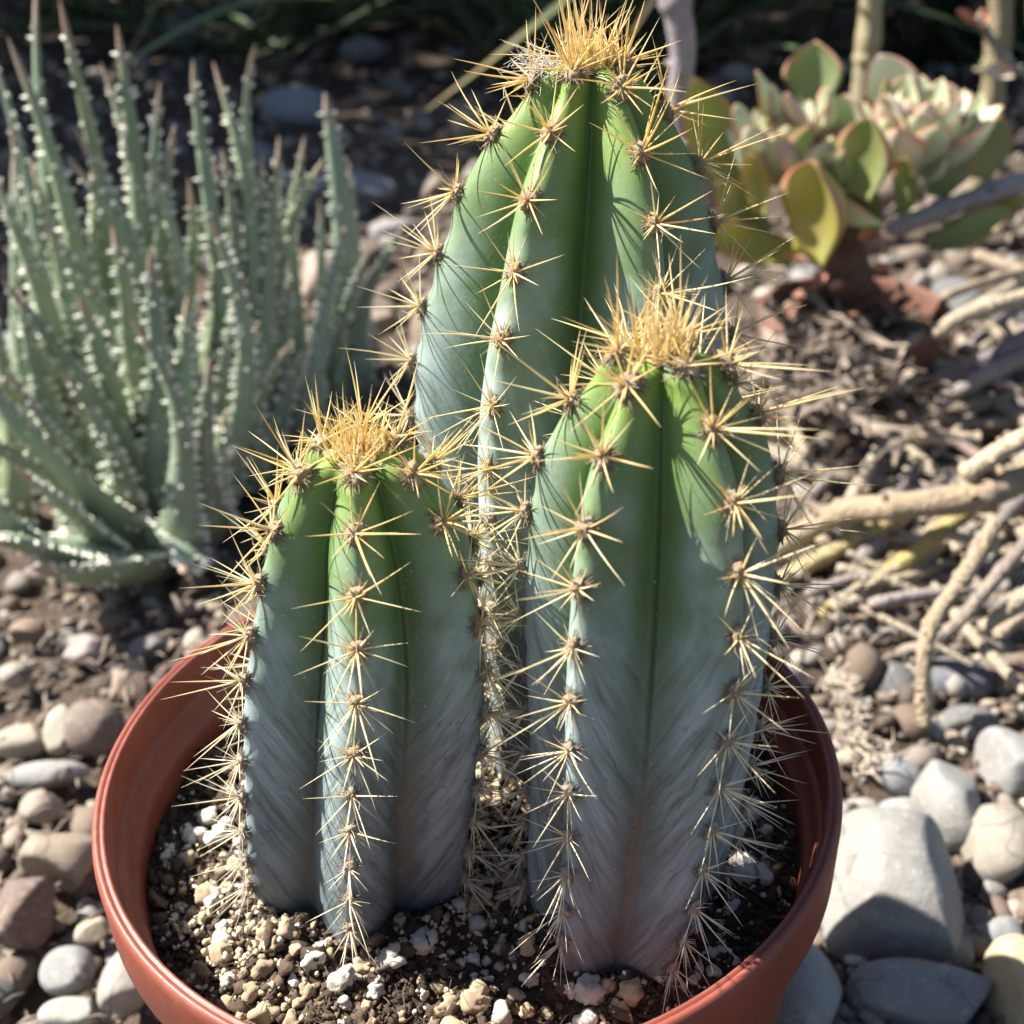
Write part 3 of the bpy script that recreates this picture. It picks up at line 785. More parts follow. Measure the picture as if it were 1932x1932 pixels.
for a in [
    ('stone', 1795, 1775, 330, 330, LG, 'large pale grey stone with flat facets and a thin crack, beside the pot', .30, .012, 8, .12),
    ('stone', 1905, 1600, 160, 230, (0.25, 0.245, 0.235), 'upright pale grey egg-shaped stone behind the large cracked stone', .12, .03, 6, .1),
    ('stone', 2025, 1540, 150, 190, (0.24, 0.235, 0.23), 'pale grey stone leaning on the upright egg-shaped stone', .2, .03, 6, .35),
    ('stone', 1998, 1705, 170, 190, (0.27, 0.24, 0.195), 'rough tan grey stone beside the large cracked stone', .1, .07, 5, -.5),
    ('stone', 1845, 2000, 300, 150, (0.232, 0.220, 0.204), 'flat-topped grey block stone in front of the large cracked stone', .35, .02, 3, .03),
    ('stone', 1590, 1985, 170, 260, (0.29, 0.283, 0.265), 'smooth pale stone wedged against the pot below the large cracked stone', .05, .012, 2, .5),
    ('stone', 2035, 1985, 120, 220, YL, 'cream yellow stone beside the flat-topped grey block', .2, .03, 4, .3),
    ('stone', 1797, 1553, 110, 95, (0.288, 0.296, 0.312), 'small blue grey smooth stone behind the large cracked stone', .05, .015, 2, .4),
    ('stone', 1722, 1618, 80, 50, (0.400, 0.392, 0.368), 'small white stone touching the top of the large cracked stone', .05, .03, 2, .1),
    ('stone', 1805, 1622, 100, 60, MG, 'small flat grey stone between the white and the upright stones', .05, .03, 3, 0),
    ('stone', 1783, 1373, 115, 115, (0.104, 0.104, 0.108), 'dark rounded stone with a bright sunlit top beside the dangling joint', .1, .015, 3, 0),
    ('stone', 1940, 1448, 125, 90, (0.136, 0.136, 0.136), 'dark domed stone behind the pale upright stones', .05, .015, 2, 0),
    ('stone', 1839, 1472, 100, 70, MG, 'flat grey stone under the tip of the hanging dry joint', .05, .02, 2, -.1),
    ('stone', 1905, 1488, 70, 60, TN, 'small brownish stone in front of the dark domed stone', .05, .03, 3, 0),
    ('stone', 1706, 1272, 100, 90, (0.208, 0.184, 0.160), 'brown grey stone under the yellow fallen stem', .2, .03, 5, .2),
    ('stone', 1792, 1240, 90, 85, (0.288, 0.240, 0.192), 'tan angular stone beside the yellow fallen stem', .25, .03, 5, -.1),
    ('stone', 1955, 1243, 100, 90, (0.336, 0.288, 0.224), 'light tan rough stone under the hanging stems', .1, .06, 4, .3),
    ('stone', 1985, 1290, 80, 60, (0.320, 0.328, 0.336), 'bluish white stone beside the light tan rough stone', .1, .02, 3, 0),
    ('stone', 1918, 1362, 135, 110, (0.112, 0.120, 0.136), 'dark blue grey rounded stone right of the hanging joint', .05, .015, 2, .1),
    ('stone', 1905, 1905, 120, 110, (0.200, 0.176, 0.160), 'brownish stone in the gap behind the flat-topped block', .1, .03, 3, 0),
    ('stone', 1990, 1870, 110, 90, MG, 'mid grey stone between the cream stone and the rough tan stone', .1, .03, 3, .1),
    ('stone', 1660, 1820, 90, 60, MG, 'small grey stone half hidden beneath the large cracked stone', .1, .02, 3, .1),
    ('stone', 125, 1717, 150, 155, (0.272, 0.216, 0.160), 'large smooth tan brown stone close to the pot rim on the sunny side', .08, .015, 3, .3),
    ('stone', 45, 1825, 140, 165, (0.152, 0.100, 0.080), 'dark reddish brown pitted stone below the smooth tan stone', .2, .04, 5, .1),
    ('stone', 102, 1550, 165, 72, (0.264, 0.256, 0.240), 'flat grey oval stone above the smooth tan stone', .05, .015, 2, .02),
    ('stone', 46, 1482, 105, 68, (0.320, 0.280, 0.216), 'tan brick-shaped stone behind the flat grey oval', .3, .02, 3, -.1),
    ('stone', 122, 1462, 62, 105, (0.448, 0.416, 0.320), 'pale yellowish upright chip leaning on a brown stone', .1, .03, 3, .25),
    ('stone', 188, 1455, 115, 115, (0.168, 0.120, 0.096), 'brown rounded stone behind the pale yellowish chip', .1, .02, 3, .1),
    ('stone', 84, 1613, 82, 78, (0.320, 0.256, 0.200), 'rough pale brown lump between the grey oval and the tan stone', .05, .09, 3, 0),
    ('stone', 165, 1300, 85, 68, (0.384, 0.304, 0.280), 'pinkish white stone lying on dark soil below the aloe', .1, .05, 4, -.1),
    ('stone', 33, 1352, 64, 58, (0.368, 0.328, 0.272), 'pale rough pebble below the spreading aloe leaf', .1, .06, 4, .2),
    ('stone', 252, 1382, 78, 84, (0.272, 0.192, 0.144), 'light brown angular stone against the back of the pot', .25, .03, 5, .4),
    ('stone', 135, 1938, 105, 105, (0.240, 0.240, 0.232), 'grey rounded stone below the reddish brown pitted stone', .05, .02, 2, .2),
    ('stone', 252, 1970, 105, 150, (0.304, 0.288, 0.248), 'long grey tan stone slanting against the foot of the pot', .2, .02, 4, .5),
    ('stone', 185, 1862, 80, 60, (0.416, 0.352, 0.256), 'cream shard lying between the tan stone and the pot', .3, .03, 5, -.6),
    ('stone', 140, 2026, 120, 70, (0.360, 0.352, 0.312), 'pale grey flat stone below the grey rounded stone', .1, .02, 3, 0),
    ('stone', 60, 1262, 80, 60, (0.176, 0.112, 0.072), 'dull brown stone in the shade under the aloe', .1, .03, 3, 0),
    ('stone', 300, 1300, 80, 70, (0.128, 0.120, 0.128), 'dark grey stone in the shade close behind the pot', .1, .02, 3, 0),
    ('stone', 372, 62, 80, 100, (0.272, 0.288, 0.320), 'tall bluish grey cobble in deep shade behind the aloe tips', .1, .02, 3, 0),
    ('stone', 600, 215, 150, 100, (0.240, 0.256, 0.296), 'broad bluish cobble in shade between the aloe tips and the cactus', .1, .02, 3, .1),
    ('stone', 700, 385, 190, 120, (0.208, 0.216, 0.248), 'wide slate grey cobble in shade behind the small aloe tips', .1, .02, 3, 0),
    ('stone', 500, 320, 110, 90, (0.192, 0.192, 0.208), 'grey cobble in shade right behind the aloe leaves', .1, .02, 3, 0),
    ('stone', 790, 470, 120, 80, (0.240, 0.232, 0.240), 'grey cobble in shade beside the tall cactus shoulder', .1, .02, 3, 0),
    ('stone', 640, 560, 90, 130, (0.352, 0.264, 0.216), 'pinkish tan stone standing behind the aloe leaves', .2, .03, 4, .1),
    ('stone', 500, 480, 90, 110, (0.336, 0.240, 0.168), 'sunlit tan stone glimpsed between the aloe leaves', .2, .03, 4, 0),
    ('stone', 730, 100, 100, 60, (0.224, 0.232, 0.264), 'grey cobble under the dark strap leaves', .1, .02, 3, 0),
    ('stone', 1640, 1500, 70, 60, (0.240, 0.216, 0.192), 'small brown grey stone beside the back of the pot rim', .1, .03, 3, 0),
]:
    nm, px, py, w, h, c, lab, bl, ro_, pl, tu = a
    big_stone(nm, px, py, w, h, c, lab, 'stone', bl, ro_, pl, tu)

# pebbles one can count, then the gravel nobody could
peb = []
for i in range(12):
    V, F = stone_mesh(3, .02 if i < 4 else rng.uniform(.15, .35), rng.uniform(.015, .05), 2 if i < 4 else 7)
    V *= np.array([1, rng.uniform(.7, .95), rng.uniform(.65, .85) if i < 8 else rng.uniform(.35, .45)])
    me = fill_mesh('pebble', V, F); me.materials.append(M['stone']); peb.append(me)
cols = [LG, MG, DG, TN, BR, PK, (.21, .155, .12), (.18, .17, .17), (.25, .19, .14)]
def frustum_spot(far):
    """a point of the ground inside or close to the view"""
    while True:
        px, py = rng.uniform(-120, 2050), rng.uniform(40, 2150)
        p = at_z(px, py, 0.0)
        if p[1] < far and p[1] > -.12: return p
k = tries = 0
while k < 290 and tries < 12000:
    tries += 1
    p = frustum_spot(1.5); s = rng.uniform(.004, .0105) * (1 if p[1] < .35 else rng.uniform(1.0, 2.6))
    if any((p[0] - a) ** 2 + (p[1] - b) ** 2 < (s * .9 + r) ** 2 for a, b, r in taken): continue
    taken.append((p[0], p[1], s))
    left = p[0] < 0
    c = np.array(cols[int(rng.choice(9, p=[.05, .1, .1, .15, .2, .1, .12, .08, .1] if left else [.16, .2, .1, .14, .06, .06, .06, .12, .1]))]) * rng.uniform(.8, 1.15)
    pk = int(rng.integers(12)); o = link('pebble', peb[pk], None, None, (p[0], p[1], ground_h(p[0], p[1]) * flat_at(p[0], p[1]) + s * .3), tuple(c))
    o.scale = (s, s, s); o.rotation_euler = rot_random(.25).to_euler(); k += 1
    lum = c.mean(); tone = 'pale grey' if lum > .29 and c[0] - c[2] < .08 else 'tan' if c[0] - c[2] > .1 else 'dark grey' if lum < .16 and c[0] - c[2] < .05 else 'brown' if c[0] - c[2] > .06 else 'mid grey'
    near = min(STONES, key=lambda q: (q[0] - p[0]) ** 2 + (q[1] - p[1]) ** 2)[2].split(' ')
    cut = next((i for i, wd in enumerate(near) if i > 1 and wd in ('stone', 'cobble', 'chip', 'lump', 'shard', 'pebble', 'oval', 'block')), 3)
    if near[:2] == ['grey', 'cobble']: cut = len(near)
    tag(o, ('tiny ' if s < .006 else 'small ' if s < .009 else 'larger ' if s < .015 else 'large ') + ('rounded ', 'angular ', 'flat ')[pk // 4] + tone + ' pebble nearest the ' + ' '.join(near[:cut + 1]), 'pebble', 'loose pebbles on the garden soil')
B = Batch(); gsrc = []
for i in range(10):
    V, F = ico(1 if i < 6 else 2)
    V = V * (1 + wob(V, 1.6, .25, 2))[:, None] * np.array([1, rng.uniform(.6, .95), rng.uniform(.45, .8)]); gsrc.append((V, F))
for i in range(9000):
    p = frustum_spot(2.2)
    if math.hypot(p[0], p[1]) < .058: continue
    s = rng.lognormal(-6.1, .45) * (1 if p[1] < .35 else min(3, p[1] / .35)); s = min(s, .012)
    V, F = gsrc[int(rng.integers(10))]
    B.add(V * s @ np.array(rot_random(.5)).T + np.array([p[0], p[1], ground_h(p[0], p[1]) * flat_at(p[0], p[1]) + s * rng.uniform(.1, .6)]), F, rnd=np.full(len(V), rng.random()))
tag(B.build('gravel', M['gravel']), 'fine mixed gravel and grit strewn over the garden soil', 'gravel', kind='stuff')

# ------------------------------------------------------------------ aloe
def bez(a, b, c, n):
    t = np.linspace(0, 1, n)[:, None]
    return (1 - t) ** 2 * a + 2 * t * (1 - t) * b + t ** 2 * c
def aloe_leaf(root, base, tip, wpx, bow, inner, col, rnd=0):
    """a thick tapering leaf with white teeth; bow pushes its middle outward, inner is where its hollow side looks"""
    base, tip = np.array(base), np.array(tip)
    L = np.linalg.norm(tip - base)
    mid = (base + tip) / 2 + np.array(bow) * L
    n, ring = 26, 12
    path = bez(base, mid, tip, n)
    path = path + np.outer(np.sin(np.linspace(0, 1, n) * rng.uniform(4, 7) + rng.uniform(0, 6)) * np.linspace(0, 1, n), rng.normal(size=3)) * L * .022
    T = np.gradient(path, axis=0); T /= np.linalg.norm(T, axis=1)[:, None]
    s = np.linspace(0, 1, n)
    W = wpx * px_size(base) * .5 * (np.clip(1 - s, 0, 1) ** .62 * (.80 + .35 * np.exp(-((s - .12) / .2) ** 2)) + .05)
    W[-1] = W[0] * .03
    V = np.zeros((n, ring, 3)); frames = []
    th = np.arange(ring) * 2 * math.pi / ring
    for i in range(n):
        nn = np.array(inner) - T[i] * (np.array(inner) @ T[i]); nn /= np.linalg.norm(nn)
        sd = np.cross(T[i], nn)
        c, q = np.cos(th), np.sin(th)
        thick = np.where(q > 0, .10 + .3 * s[i], .85)
        V[i] = path[i] + W[i] * (c[:, None] * sd + (q * thick)[:, None] * nn)
        frames.append((path[i], sd, nn, W[i], T[i]))
    F = [[i * ring + j, i * ring + (j + 1) % ring, (i + 1) * ring + (j + 1) % ring, (i + 1) * ring + j] for i in range(n - 1) for j in range(ring)]
    loc = np.array(root.location)
    leaf = mesh_obj('leaf', V.reshape(-1, 3) - loc, F, M['aloe'], root, None, dict(along=np.repeat(s, ring)), color=col)
    B = Batch(); tv, tf = ico(1)
    def tooth(i, c, q, big):
        p, sd, nn, w, tt = frames[i]
        thick = (.10 + .3 * s[i]) if q > 0 else .85
        d = c * sd + q * nn * .9; d /= np.linalg.norm(d)
        pos = p + w * (c * sd + q * thick * nn) + tt * rng.uniform(-.5, .5) * L / n
        ln = .0023 * big * rng.uniform(.7, 1.25) * (1 - .35 * s[i]); 
        v = tv * np.array([.62, .62, 1.35]); v[:, :2] *= (1 - .38 * (v[:, 2:3] + .2)).clip(.15, 1.2); v *= ln
        R3 = np.array((Vector((0, 0, 1)).rotation_difference(Vector(d + tt * .35))).to_matrix())
        B.add(v @ R3.T + pos - loc, tf)
    for i in range(1, n - 2):
        for c in (-1, 1):
            if rng.random() < .85: tooth(i, c, 0.05, 1.15)
        for _ in range(2):
            if rng.random() < .55: a = rng.uniform(math.pi, 2 * math.pi); tooth(i, math.cos(a), math.sin(a), .85)
        if rng.random() < .35: tooth(i, rng.uniform(-.6, .6), .8, .7)
    tag(B.build('teeth', M['tooth'], leaf), kind='stuff')
rng = np.random.default_rng(5)
aroot = at_z(300, 1010, 0.0)
aloe = thing('aloe_plant', 'blue green clump-forming aloe with upright leaves covered in white teeth', 'aloe', aroot)
AL = [  # tip x, y; base x, y (1932 px picture); depth of the tip behind its base; width px
    (245, 600, 345, 1040, -.01, 62), (5, 520, 300, 965, -.02, 66), (-50, 640, 270, 990, -.03, 72), (-70, 800, 250, 1010, -.03, 80), (-60, 930, 240, 1045, -.05, 110), (-40, 1010, 200, 1040, -.07, 90), (30, 880, 235, 1020, -.05, 70), (345, 1075, 330, 1010, -.05, 90),
    (60, 1075, 260, 1045, -.06, 100), (390, 690, 385, 1010, -.01, 52),
    (300, 470, 330, 985, 0, 54), (388, 400, 400, 960, .0, 46), (200, 420, 300, 955, .0, 52), (95, 425, 262, 930, -.01, 52),
    (5, 60, 215, 900, .0, 46), (75, -30, 215, 880, .02, 46), (122, -5, 255, 880, .02, 46), (165, 255, 280, 885, .01, 48), (138, 305, 240, 885, .0, 44),
    (225, 40, 300, 870, .01, 44), (330, 235, 330, 880, .01, 44), (272, 300, 312, 880, .0, 44), (382, 130, 415, 855, .01, 40), (415, 102, 430, 840, .03, 38),
    (490, 90, 520, 770, .02, 34), (500, 282, 480, 810, .0, 36), (526, 250, 530, 790, .01, 36), (560, 255, 545, 770, .01, 34), (630, 200, 640, 720, .0, 62),
    (655, 285, 690, 700, .0, 40), (748, 420, 680, 750, .0, 40), (620, 570, 520, 740, .0, 26), (700, 470, 640, 770, .0, 36),
    (0, 235, 120, 890, .0, 46), (-25, 60, 100, 860, .02, 46), (-35, 300, 60, 910, .0, 50), (30, 545, 165, 905, -.01, 48), (80, 325, 180, 885, .0, 44),
    (592, 640, 500, 860, .0, 40), (480, 600, 440, 905, -.01, 42), (440, 520, 432, 925, .0, 42), (352, 550, 370, 965, .0, 46), (150, 560, 240, 960, -.02, 54),
    (300, 150, 350, 850, .03, 36), (180, 130, 240, 850, .03, 42), (50, 160, 150, 860, .02, 44), (-60, 480, 40, 960, -.02, 56), (-80, 420, 0, 900, 0, 54),
    (455, 400, 445, 850, .02, 40), (250, 210, 290, 850, .02, 40), (350, 330, 350, 860, .01, 40), (100, 690, 230, 990, -.03, 56), (420, 780, 400, 990, -.01, 40),
    (10, 700, 150, 1000, -.03, 60), (540, 480, 560, 800, .0, 34), (600, 380, 600, 760, .01, 36)]
AL += [(float(x + rng.normal() * 25), float(y), float(x * .75 + 90 + rng.normal() * 20), float(830 + rng.uniform(-20, 60)), .02, 42) for x, y in
       zip(np.linspace(-60, 640, 34), rng.uniform(280, 640, 34))]
AL += [(float(x), float(y), float(b), 905., -.01, 44) for x, y, b in ((190, 640, 260), (60, 620, 190), (330, 700, 360), (470, 720, 430), (540, 650, 480), (-30, 560, 90), (280, 760, 320), (130, 760, 240))]
for tx, ty, bx_, by_, dd, w in AL:
    b = at_z(bx_, by_, .006); t_ = at_y(tx, ty, b[1] + dd)
    out = np.array([(bx_ - 330) / 330 * -.10, -.06, .0])
    side = -1 if tx < bx_ else 1
    bow = rng.normal(size=3) * np.array([.10, .05, .0]) + np.array([-.05 * side if ty < 300 else -.12 * side * min(1, abs(tx - bx_) / 100), -.05 + rng.normal() * .03, -.04 if abs(tx - bx_) > 150 else 0])
    col = np.array((.225, .285, .175)) * rng.uniform(.8, 1.2) + np.array([rng.normal() * .01, 0, rng.normal() * .015])
    inner = np.array([(330 - bx_) / 300 + rng.normal() * .5, .8, .5])
    aloe_leaf(aloe, b, t_, w * 1.48, bow, inner, tuple(np.clip(col, .03, .6)))
for tx, ty, bx_, by_, w in [(325, 790, 372, 815, 26), (445, 845, 405, 880, 20)]:
    b = at_z(bx_, by_, .035); t_ = at_y(tx, ty, b[1])
    aloe_leaf(aloe, b, t_, w, (0, 0, .05), (0, -.5, 1), (.52, .52, .20))

# ------------------------------------------------------------------ small pot with rosette succulent
k3 = 1932 / 2048
def Z3(x, y): return ((1348 + x / 2.76) * k3, (y / 2.76) * k3)
pc = at_z(1612, 588, .045)
pr2 = 178 * px_size(pc)
spot_pot = thing('plant_pot', 'small reddish brown pot under the fleshy rosette plant, half hidden by debris', 'pot', (pc[0], pc[1], 0))
V, F = lathe([(pr2 * .93, .035), (pr2 * .935, .046), (pr2 * .95, .0475), (pr2 * .985, .0475), (pr2, .046), (pr2, .034), (pr2 * .96, .033), (pr2 * .75, 0), (.002, 0), (.002, .002), (pr2 * .72, .002), (pr2 * .93, .035)], 72)
mesh_obj('wall', V, F, mat_plain('old_clay', (.20, .085, .055), (.13, .065, .045), 90, .8, .4), spot_pot)
rr2 = np.linspace(0, pr2 * .93, 20); sx, sy = np.outer(rr2, np.cos(tt)), np.outer(rr2, np.sin(tt))
V = np.stack([sx, sy, .036 + .004 * np.cos(sx / pr2 * 2.5) + .0015 * np.sin(sx * 300) * np.sin(sy * 260) + rng.normal(size=sx.shape) * .0006], -1).reshape(-1, 3)
F = np.array([[i * 180 + j, i * 180 + (j + 1) % 180, (i + 1) * 180 + (j + 1) % 180, (i + 1) * 180 + j] for i in range(19) for j in range(180)])
o = mesh_obj('potting_soil', V, F, M['soil'], None, (pc[0], pc[1], 0), dict(rnd=np.full(len(V), .45)))
tag(o, 'brown soil filling the small pot of the rosette plant', 'soil', kind='stuff')

def fleshy_leaf(root, base, tip, width, normal, col, cup=.16, thick=.16, point=.5, name='leaf', mat='rosette', curl=0.0):
    base, tip, normal = np.array(base), np.array(tip), np.array(normal, float)
    ax = tip - base; L = np.linalg.norm(ax); ax /= L
    normal = normal - ax * (normal @ ax); normal /= np.linalg.norm(normal); sd = np.cross(ax, normal)
    n, m = 22, 9
    s = np.linspace(0, 1, n); u = np.linspace(-1, 1, m)
    prof = (.46 + .54 * np.sin(np.clip(s / .66, 0, 1) * math.pi / 2) ** 1.4)
    point = min(point, .85)
    tipf = np.clip(1 - (np.maximum(0, s - .40) / .60) ** (2.6 - .7 * point), 0, 1) ** (.5 + .4 * point)
    W = prof * tipf * width / 2; W[-1] = width * .012
    top, bot = [], []
    for i in range(n):
        c = base + ax * L * s[i] + normal * (L * .10 * math.sin(s[i] * math.pi) * -1 + curl * L * s[i] ** 2)
        th = thick * width * .5 * (.55 + .5 * math.sin(min(1, s[i] * 1.15) * math.pi)) * (W[i] / (width / 2)) ** .5
        for j in range(m):
            e = math.sqrt(max(0, 1 - u[j] ** 2))
            p = c + sd * W[i] * u[j] + normal * cup * W[i] * u[j] ** 2
            top.append(p + normal * th * e * .35); bot.append(p - normal * th * (e + .02))
    V = np.array(top + bot); N = n * m
    F = []
    for i in range(n - 1):
        for j in range(m - 1):
            a = i * m + j
            F += [[a, a + 1, a + m + 1, a + m], [N + a, N + a + m, N + a + m + 1, N + a + 1]]
        for j, flip in ((0, 1), (m - 1, 0)):
            a, b = i * m + j, (i + 1) * m + j
            F.append([a, b, N + b, N + a] if flip else [a, N + a, N + b, b])
    F.append([j for j in range(m)][::-1] + [N + j for j in range(m)])
    a = n * m - m; F.append([a + j for j in range(m)] + [N + a + j for j in range(m)][::-1])
    al = np.tile(np.repeat(s, m), 2); ed = np.tile(np.tile(np.abs(u), n), 2); ed = np.maximum(ed, np.clip((al - .86) / .14, 0, 1))
    return mesh_obj(name, V - np.array(root.location), F, M[mat], root, None, dict(along=al, edge=ed), color=col)

ros = thing('rosette_succulent', 'pale green rosette succulent with pink edged fleshy leaves in the small pot', 'succulent', (pc[0], pc[1], .038))
trunk_top = at_y(*Z3(930, 1330), pc[1] - .005)
tp = catmull([(pc[0], pc[1], .032), (pc[0] - .004, pc[1] - .004, .05), trunk_top, trunk_top + np.array([.004, .004, .02])], 16)
V, F, al = tube(tp, np.array([.017, .0155, .014, .0135, .013, .0125, .012, .012, .0115, .011, .0105, .0105, .010, .010, .010, .006]) * (1 + rng.normal(size=16) * .05), 14)
mesh_obj('trunk', V - np.array(ros.location), F, M['bark'], ros, None, dict(along=al))
PALE, PKL, OLV, YLO, GRN, BRT = (.52, .58, .38), (.62, .53, .43), (.29, .33, .10), (.46, .41, .08), (.27, .34, .13), (.66, .70, .55)
CF, CU, CL, CRt = (-.25, -.75, .55), (-.35, -.3, .85), (-.85, -.35, .45), (.7, -.6, .4)
RL = [  # tip, base on the close view; width there; facing; colour; depth shift of base and tip (m); point
    ((780, 225), (800, 560), 310, CF, GRN, .030, .030, .9), ((455, 390), (490, 720), 160, CL, PALE, .012, .0, .6), ((335, 575), (420, 850), 125, CL, PALE, .0, -.01, .4),
    ((540, 470), (580, 780), 130, CL, PALE, .01, .0, .5), ((620, 510), (710, 880), 150, CL, PKL, .0, -.012, .5), ((415, 700), (500, 860), 130, CU, BRT, -.006, -.02, .3),
    ((860, 480), (800, 760), 180, CF, PALE, .004, -.004, .5), ((950, 520), (960, 900), 260, (-.5, -.7, .6), PALE, .0, -.006, .4), ((1085, 645), (1030, 1080), 310, CF, OLV, -.022, -.032, .8),
    ((1130, 300), (1290, 720), 260, (.3, -.2, .9), BRT, .02, .03, .6), ((1300, 420), (1250, 740), 240, (.5, -.4, .7), PALE, .016, .016, .5), ((1180, 520), (1240, 860), 240, (0, -.4, .9), BRT, .0, -.004, .4),
    ((1515, 460), (1550, 760), 180, (-.4, -.6, .6), PKL, .018, .020, .5), ((1700, 510), (1640, 780), 120, CL, PALE, .02, .024, .5), ((1420, 690), (1340, 880), 130, CU, PALE, -.002, -.01, .4),
    ((1510, 870), (1380, 1000), 110, CU, BRT, -.012, -.02, .4), ((1810, 640), (1680, 980), 250, (.4, -.8, .3), OLV, .0, .0, .7), ((1280, 870), (1260, 1190), 150, CF, OLV, -.02, -.03, .5),
    ((765, 885), (770, 1420), 390, CF, YLO, -.03, -.05, 1.0), ((425, 850), (480, 1180), 160, (-.7, -.6, .3), YLO, -.014, -.024, .8), ((560, 740), (650, 1000), 170, CL, PKL, -.01, -.02, .6),
    ((170, 1270), (680, 1400), 230, (0, -.6, .7), YLO, -.01, -.03, .6), ((110, 430), (330, 1060), 250, (-.2, -.9, .3), OLV, .02, .0, .7), ((880, 1070), (1120, 1230), 170, CU, PALE, -.03, -.045, .3),
    ((1860, 1170), (1420, 1360), 190, (0, -.6, .8), OLV, -.014, -.03, .6), ((1960, 1090), (1500, 1280), 180, CU, YLO, .0, .0, .6), ((240, 1000), (500, 1290), 190, (-.4, -.7, .5), OLV, .0, -.01, .6),
    ((700, 700), (820, 1000), 170, CU, PALE, .0, -.008, .4), ((830, 820), (900, 1040), 150, CU, BRT, -.012, -.02, .4), ((1460, 560), (1380, 860), 150, CF, GRN, .014, .012, .5),
    ((1600, 800), (1440, 1080), 200, (.2, -.7, .6), GRN, -.006, -.012, .6), ((700, 900), (860, 1200), 150, CL, PALE, -.012, -.02, .4), ((1050, 1000), (1060, 1300), 220, CF, GRN, -.008, -.014, .6)]
for tipz, basez, w, nrm, col, db, dt, pt in RL:
    b = at_y(*Z3(*basez), pc[1] + db); t_ = at_y(*Z3(*tipz), pc[1] + dt)
    if col in (PALE, PKL, BRT): nrm = np.array([-.5, -.3, .75]) + rng.normal(size=3) * .12
    elif nrm is CF: nrm = np.array([-.7, -.62, .35]) + rng.normal(size=3) * .1
    fleshy_leaf(ros, b, t_, w * 1.25 / 2.76 * k3 * px_size(b), nrm, tuple(np.array(col) * rng.uniform(.88, 1.12)), point=pt, cup=rng.uniform(.3, .55), thick=.42)
for (cx_, cy_), cnt_, sz_, dep in [((600, 870), 34, 390, .004), ((1330, 820), 44, 450, .006), ((960, 900), 30, 360, .0)]:
    ctr_ = at_y(*Z3(cx_, cy_), pc[1] + dep)
    for i in range(cnt_):
        a = i * 2.39996; e = .25 + 1.05 * (i / cnt_)                     # young upright leaves in the middle, old ones spread
        d = np.array([math.cos(a) * math.sin(e), math.sin(a) * math.sin(e) * .8 - .15, math.cos(e) + .1]); d /= np.linalg.norm(d)
        L = sz_ / 2.76 * k3 * px_size(ctr_) * rng.uniform(.75, 1.1) * (.6 + .45 * i / cnt_)
        fleshy_leaf(ros, ctr_ - np.array([0, 0, .012 * i / cnt_]), ctr_ + d * L, L * rng.uniform(.56, .72), np.array([0, 0, 1.0]) - d * d[2] + .001, tuple(np.array([PALE, PKL, BRT, GRN][int(rng.choice(4, p=[.45, .2, .2, .15]))]) * rng.uniform(.85, 1.15)), point=rng.uniform(.6, 1.0), cup=rng.uniform(.35, .55), thick=.42)
for (tx, ty), (bx_, by_), w, c in [((1000, 1330), (1110, 1290), 90, (.62, .20, .05)), ((1190, 1400), (1110, 1290), 80, (.50, .26, .17)), ((590, 1450), (720, 1420), 70, (.55, .25, .14)),
                                    ((1100, 1500), (1190, 1470), 80, (.42, .17, .08)), ((860, 1590), (930, 1560), 60, (.55, .25, .18)), ((770, 1560), (850, 1500), 70, (.30, .12, .10))]:
    b = at_y(*Z3(bx_, by_), pc[1] - .035); t_ = at_y(*Z3(tx, ty), pc[1] - .045)
    fleshy_leaf(ros, b, t_, w / 2.76 * k3 * px_size(b), (rng.normal() * .4, -.6, .6), c, cup=.8, thick=.04, name='withered_leaf', mat='dead', curl=rng.uniform(-.3, .3))

for i in range(34):                                            # skirt of dead brown leaves round the trunk
    a = rng.uniform(0, 6.28); h_ = rng.uniform(.0, .8); c0 = np.array([pc[0], pc[1], .04]) * (1 - h_) + trunk_top * h_
    d = np.array([math.cos(a), math.sin(a), -rng.uniform(.1, .9)]); L = rng.uniform(.018, .034)
    fleshy_leaf(ros, c0, c0 + d * L, L * .5, (0, 0, 1), tuple(np.array([(.17, .075, .05), (.26, .12, .08), (.12, .06, .045)][int(rng.integers(3))])), cup=.7, thick=.04, name='withered_leaf', mat='dead', curl=rng.uniform(-.4, .2))
# low green succulent under the stems
gpos = at_z(1690, 720, .0)
low = thing('low_succulent', 'small dark green succulent with bright sunlit leaf edges among the dry stems', 'succulent', gpos)
for tx, ty, bx_, by_, w, nrm, col in [(1640, 680, 1720, 720, 90, CF, GRN), (1730, 760, 1725, 690, 90, CF, (.13, .19, .09)), (1690, 590, 1720, 660, 60, CU, (.40, .48, .28)), (1640, 630, 1710, 665, 46, CU, (.36, .44, .22)),
                                      (1770, 640, 1720, 680, 60, CU, (.42, .50, .30)), (1760, 760, 1715, 700, 50, CU, (.38, .47, .26)), (1800, 690, 1730, 690, 60, CF, GRN)]:
    b = at_y(bx_, by_, gpos[1] + .004); t_ = at_y(tx, ty, gpos[1] - rng.uniform(0, .02))
    fleshy_leaf(low, b, t_, w * px_size(b), nrm, col, point=.2)

